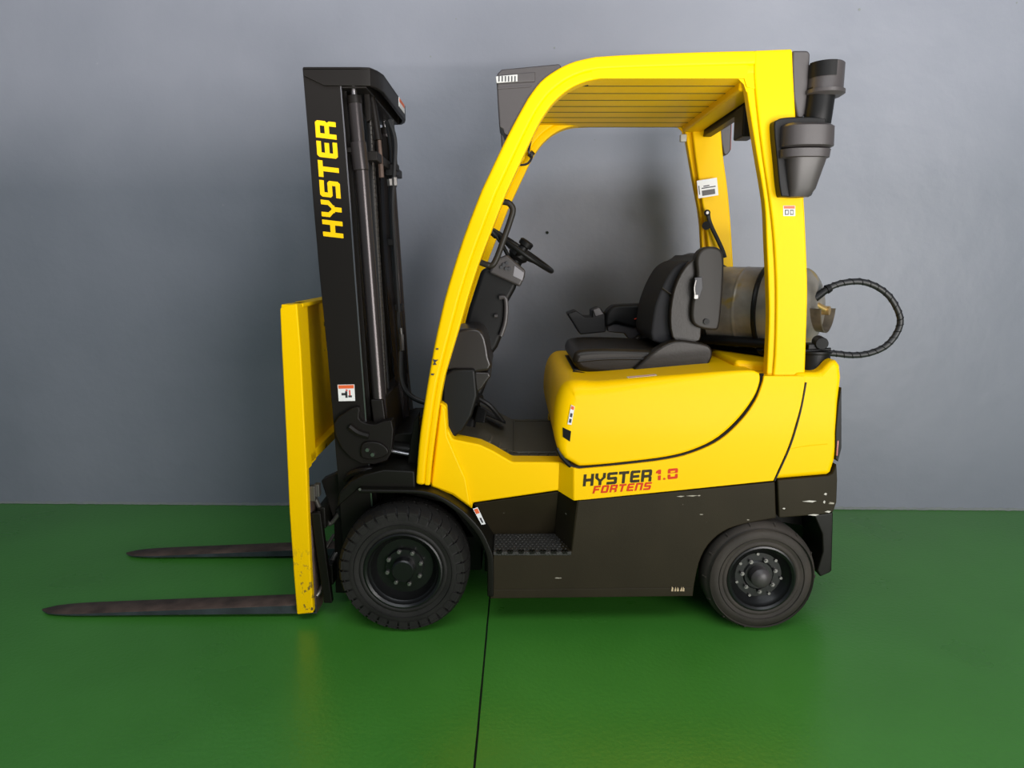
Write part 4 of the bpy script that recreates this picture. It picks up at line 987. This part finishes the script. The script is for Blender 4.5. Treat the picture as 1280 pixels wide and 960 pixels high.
# hoses down the mast centre-right
def hose(pts, Y, r, name='mast_hose', mt='hose'):
    m = MB(); m.tube([W(u, v, Y if not isinstance(Y, (list, tuple)) else Y[i]) for i, (u, v) in enumerate(pts)], r, n=10, sm=5); return msub(name, m, M[mt])
hose([(483, 175), (484, 240), (489, 330), (497, 420), (505, 520)], .60, .028, 'free_lift_cylinder', 'cylinder')
hose([(482, 172), (484, 215)], .598, .030, 'cylinder_gland', 'mast')
hose([(484, 152), (490, 190), (489, 240), (492, 310), (498, 400), (501, 440), (504, 480)], .55, .011)
hose([(486, 150), (494, 175), (493, 215), (491, 260), (495, 330), (499, 390)], .50, .008)
hose([(490, 150), (493, 185), (495, 215)], .52, .008)
hose([(501, 440), (501, 468), (506, 486), (518, 498), (534, 504), (545, 506)], .38, .011)
hose([(460, 150), (466, 250), (474, 360), (480, 440), (487, 530)], .42, .014)
hose([(455, 150), (461, 250), (470, 370), (478, 470), (484, 545)], .46, .020)
for (u, v) in ((490, 303), (499, 384), (493, 210), (488, 216)):
    m = MB(); p = W(u, v, .52); m.box(p, (.035, .045, .028)); msub('hose_clip', m, M['plastic_black'], bevel=.004)
m = MB(); m.cyl(W(502, 418, .5), W(503, 438, .5), .010, n=6); m.cyl(W(501, 410, .5), W(502, 420, .5), .007); tag(msub('hose_fitting', m, M['bolt']), 'zinc hose fitting')
m = MB(); m.cyl(W(493, 222, .5), W(493.5, 232, .5), .012, n=6); m.cyl(W(487, 224, .5), W(488, 232, .5), .012, n=6); msub('hose_fitting', m, M['bolt'])
# far-side hose reel / rear cross ties
for v0, v1 in ((500, 560), (690, 735)):
    m = MB(); a = W(462, v0, YM); b = W(470, v1, YM)
    m.prism([(a.x, a.z), (a.x + .05, a.z), (b.x + .05, b.z), (b.x, b.z)], YM + .012, 2 * YC - YM - .012); msub('cross_tie', m, M['mast'], bevel=.006)
m = MB(); a = W(440, 95, YM); m.prism([(a.x - .06, a.z - .04), (a.x + .05, a.z - .04), (a.x + .05, a.z + .01), (a.x - .06, a.z + .01)], YM + .012, 2 * YC - YM - .012); msub('cross_tie', m, M['mast'], bevel=.004)
# mast crown: bent plate round the back of the mast top
Yn, Yf = YM - .012, 2 * YC - YM + .012
pt = [W(379, 84.5, Yn), W(420, 83, Yn), W(458, 83.5, Yn)]
zt = W(440, 83.5, Yn).z; zb = W(440, 107, Yn).z; xl = W(378.5, 85, Yn).x; xr = W(450, 85, Yn).x; xr2 = W(473, 85, Yn).x
path = [(xl, Yn), (xl + .025 * 3, Yn), (xr, Yn), (xr + .035, Yn + .006), (xr2 - .012, Yn + .05), (xr2, Yn + .11), (xr2, Yf - .11), (xr2 - .012, Yf - .05), (xr + .035, Yf - .006), (xr, Yf), (xl + .075, Yf), (xl, Yf)]
m = MB(); rings = []
for i, (x, y) in enumerate(path):
    a = Vector(path[max(i - 1, 0)]); b = Vector(path[min(i + 1, len(path) - 1)]); t = (b - a).normalized(); nI = Vector((-t.y, t.x)) * .016
    lo = zt - .030 if i in (0, 11) else zb
    rings.append([m.bm.verts.new((x, y, zt)), m.bm.verts.new((x + nI.x, y + nI.y, zt)), m.bm.verts.new((x + nI.x, y + nI.y, lo)), m.bm.verts.new((x, y, lo))])
    if i in (0, 8):
        pass
for a, b in zip(rings, rings[1:]):
    for q in range(4): m.face([a[q], a[(q + 1) % 4], b[(q + 1) % 4], b[q]])
m.face(rings[0]); m.face(rings[-1][::-1])
# top plate closing the crown
pl = [(x, y) for x, y in path]
tp = [m.bm.verts.new((x, y, zt - .004)) for x, y in pl]; tq = [m.bm.verts.new((x, y, zt - .012)) for x, y in pl]
m.face(tp); m.face(tq[::-1])
for i in range(len(pl)): m.face([tp[i], tq[i], tq[(i + 1) % len(pl)], tp[(i + 1) % len(pl)]])
crown = msub('mast_crown', m, M['mast'], bevel=.003, angle=50)
xs = xr2 + .0012
sticker('crown_sticker', [(xs, .62, zb + .022), (xs, .78, zb + .022), (xs, .78, zt - .004), (xs, .62, zt - .004)], mast, [(.05, .55, .95, .97, 'orange')])
# mast lettering, reads upwards
ys_ = YM - .0005
H0 = W(429.5, 298, ys_)
T0 = W(419.5, 153, ys_)
nL = word_len('HYSTER', .16)
lettering('mast_lettering', 'HYSTER', H0, (T0 - H0) / nL, W(404, 291, ys_) - W(429.5, 298, ys_) + Vector((0, 0, -.012)), M['yellow_print'], mast, gap=.16)
sticker('mast_sticker', [W(423.5, 501.5, YM), W(444, 501, YM), W(443, 480.5, YM), W(422, 481, YM)], mast, WARN)
# lower mast: bracket, tilt cylinder, pins
m = MB(); m.prism(smooth(XZ([(418, 530), (432, 515), (447, 508), (450, 512), (449, 522), (456, 528), (470, 530), (490, 525), (491, 552), (484, 575), (452, 579), (428, 560)], YM - .02), 2, True), YM - .03, YM + .03)
br = msub('mast_bracket', m, M['mast'], bevel=.010, seg=3)
m = MB(); m.tube([W(437, 533, YM - .035), W(448, 541, YM - .035), W(461, 545, YM - .035)], .014, n=8); msub('bracket_rib', m, M['mast'])
m = MB(); m.prism(smooth(XZ([(452, 556), (460, 552), (474, 553), (484, 560), (485, 568), (470, 574), (452, 572)], YM - .04), 2, True), YM - .045, YM); msub('tilt_eye', m, M['mast'], bevel=.006)
for u, v in ((459.5, 562), (466, 568)):
    a = W(u, v, YM - .045); m = MB(); m.cyl(a, a - Vector((0, .008, 0)), .008, n=6); tag(msub('pin_bolt', m, M['chrome']), 'bright steel pin')
m = MB(); m.cyl(W(484, 563, YM + .03), W(525, 571, YM + .03), .008); tag(build('tilt_rod', m, M['chrome'], FK), 'chrome rod')
m = MB(); m.cyl(W(484, 560, YM + .1), W(530, 566, YM + .1), .03); m.prism(XZ([(506, 600), (514, 545), (517, 528), (524, 515), (524, 600)], YM), YM + .0, YM + .03); m.prism(XZ([(484, 548), (500, 540), (516, 540), (522, 600), (470, 600), (482, 565)], .3), .28, .80)
build('tilt_support', m, M['black'], FK, bevel=.004)
m = MB(); m.tube([W(430, 604, YM + .02), W(440, 592, YM), W(462, 588, YM - .02), W(478, 592, YM)], .016, n=8); msub('lower_brace', m, M['mast'])
# carriage between mast and forks
def cut(u0, v0, u1, v1, Y, ya, yb, name, mt='mast', par=None, bev=.004):
    m = MB(); m.prism(XZ([(u0, v1), (u1, v1), (u1, v0), (u0, v0)], Y), ya, yb); return build(name, m, M[mt], par or FK, bevel=bev)
car_x0, car_x1 = W(386, 640, .1).x, W(400, 640, .1).x
m = MB()
za, zb_ = W(392, 640, .12).z, W(392, 752, .12).z
m.prism([(car_x0 + .005, za - .0), (car_x1, za - .0), (car_x1 + .03, zb_), (car_x0 + .04, zb_)], .105, .135)
cr = build('fork_carriage', m, M['black'], FK, bevel=.004)
for zz in (W(392, 632, .3).z, .17):
    m = MB(); m.box((car_x1 - .01 + (.02 if zz < .3 else 0), YC, zz), (.035, .78, .09)); build('carriage_bar', m, M['black'], cr, bevel=.006)
m = MB()
m.tube([W(393, 620, .15), W(402, 640, .17), W(412, 655, .2), W(425, 640, .2)], .010, n=8)
m.tube([W(392, 705, .15), W(404, 690, .2), W(418, 668, .22)], .008, n=8)
m.box(W(390, 616, .12), (.03, .03, .06)); m.box(W(397, 612, .14), (.02, .03, .05))
m.tube([W(395, 745, .13), W(402, 735, .15), W(416, 700, .2), (W(422, 690, .22))], .010, n=8)
build('carriage_linkage', m, M['chain'], cr, bevel=.002)
m = MB(); m.prism(XZ([(402, 600), (424, 590), (434, 740), (420, 740), (418, 650)], .22), .21, .27); build('carriage_roller_plate', m, M['mast'], cr, bevel=.004)

# ---- load backrest: near post, recessed plate, far post
YL = .075
post = [(349.5, 386), (352, 383), (357, 381.5), (371, 379.5), (376, 440), (380, 520), (383.5, 590), (385.5, 650), (388.5, 720), (391.5, 766.5), (371, 768.5), (367, 720), (361.5, 640), (357, 540), (352, 440)]
m = MB(); m.prism(XZ(post, YL), YL, YL + .035)
lb = build('load_backrest', m, M['yellow_worn'], FK, bevel=.006, seg=3, angle=40)
pr = W(371, 379.5, YL); pb = W(383.5, 590, YL)
def bp(t, dx=0): return Vector((pr.x + (pb.x - pr.x) * t + dx, 0, pr.z + (pb.z - pr.z) * t))
def bplate(name, ya, yb, d0, d1, t0=0.005, t1=1.0, bev=.004):
    a, b = bp(t0), bp(t1); m = MB()
    m.hexa([(a.x - d0, ya, a.z), (a.x - d1, ya, a.z), (b.x - d1, ya, b.z), (b.x - d0, ya, b.z), (a.x - d0, yb, a.z), (a.x - d1, yb, a.z), (b.x - d1, yb, b.z), (b.x - d0, yb, b.z)])
    return build(name, m, M['yellow_worn'], lb, bevel=bev, seg=2)
bplate('backrest_post', YL + .002, YL + .085, .003, .06)
bplate('backrest_post', 2 * YC - YL - .085, 2 * YC - YL - .002, .003, .06)
bplate('backrest_web', YL + .085, YL + .175, .010, .045)
bplate('backrest_web', 2 * YC - YL - .175, 2 * YC - YL - .085, .010, .045)
bplate('backrest_plate', YL + .175, 2 * YC - YL - .175, .045, .060, .005, .95)
bplate('backrest_rail', YL + .08, 2 * YC - YL - .08, .0, .05, .005, .03)
bplate('backrest_rail', YL + .08, 2 * YC - YL - .08, .01, .06, .93, .99)
m = MB(); m.prism(XZ(post, YL), 2 * YC - YL - .035, 2 * YC - YL); build('side_plate', m, M['yellow_worn'], lb, bevel=.006, seg=3, angle=40)

# ---- forks: two separate forks hung on the carriage
def fork(y0, y1, tipu=54, tipv=770, tipy=.165):
    """blade lying just over the floor, tapering to a rounded tip, with its shank"""
    heel = W(395, 772, .1).x
    tip = W(tipu, tipv, tipy).x
    L = heel - tip; N = 26; m = MB(); rings = []
    yc_, hw = (y0 + y1) / 2, (y1 - y0) / 2
    for i in range(N + 1):
        t = i / N; x = heel - L * (1 - (1 - t) ** 1.0)
        wt = hw * (1 if t < .80 else math.sqrt(max(0, 1 - ((t - .80) / .2) ** 2.4)) * .94 + .06)
        zt_ = .062 - .048 * t; zb_ = .020 - .012 * t
        rings.append([m.bm.verts.new(p) for p in ((x, yc_ - wt, zt_ - .004), (x, yc_ - wt + .005, zt_), (x, yc_ + wt - .005, zt_), (x, yc_ + wt, zt_ - .004), (x, yc_ + wt, zb_), (x, yc_ - wt, zb_))])
    for a, b in zip(rings, rings[1:]):
        for q in range(6):
            m.mi = 1 if q in (5, 3) else 0
            m.face([a[q], a[(q + 1) % 6], b[(q + 1) % 6], b[q]])
    m.mi = 0; m.face(rings[0][::-1]); m.face(rings[-1])
    f = build('fork', m, [M['rust'], M['fork_side']], FK, angle=40)
    m = MB(); zz = .50
    lean = W(383, 590, YL).x - W(391, 766, YL).x
    m.hexa([(heel - .035, y0, .02), (heel, y0, .02), (heel, y1, .02), (heel - .035, y1, .02), (heel - .035 + lean * .8, y0, zz), (heel + lean * .8 - .005, y0, zz), (heel + lean * .8 - .005, y1, zz), (heel - .035 + lean * .8, y1, zz)])
    build('fork_shank', m, M['rust'], f, bevel=.006)
    return f
fork(.115, .215)
fork(.695, .795, 158, 690, .745)
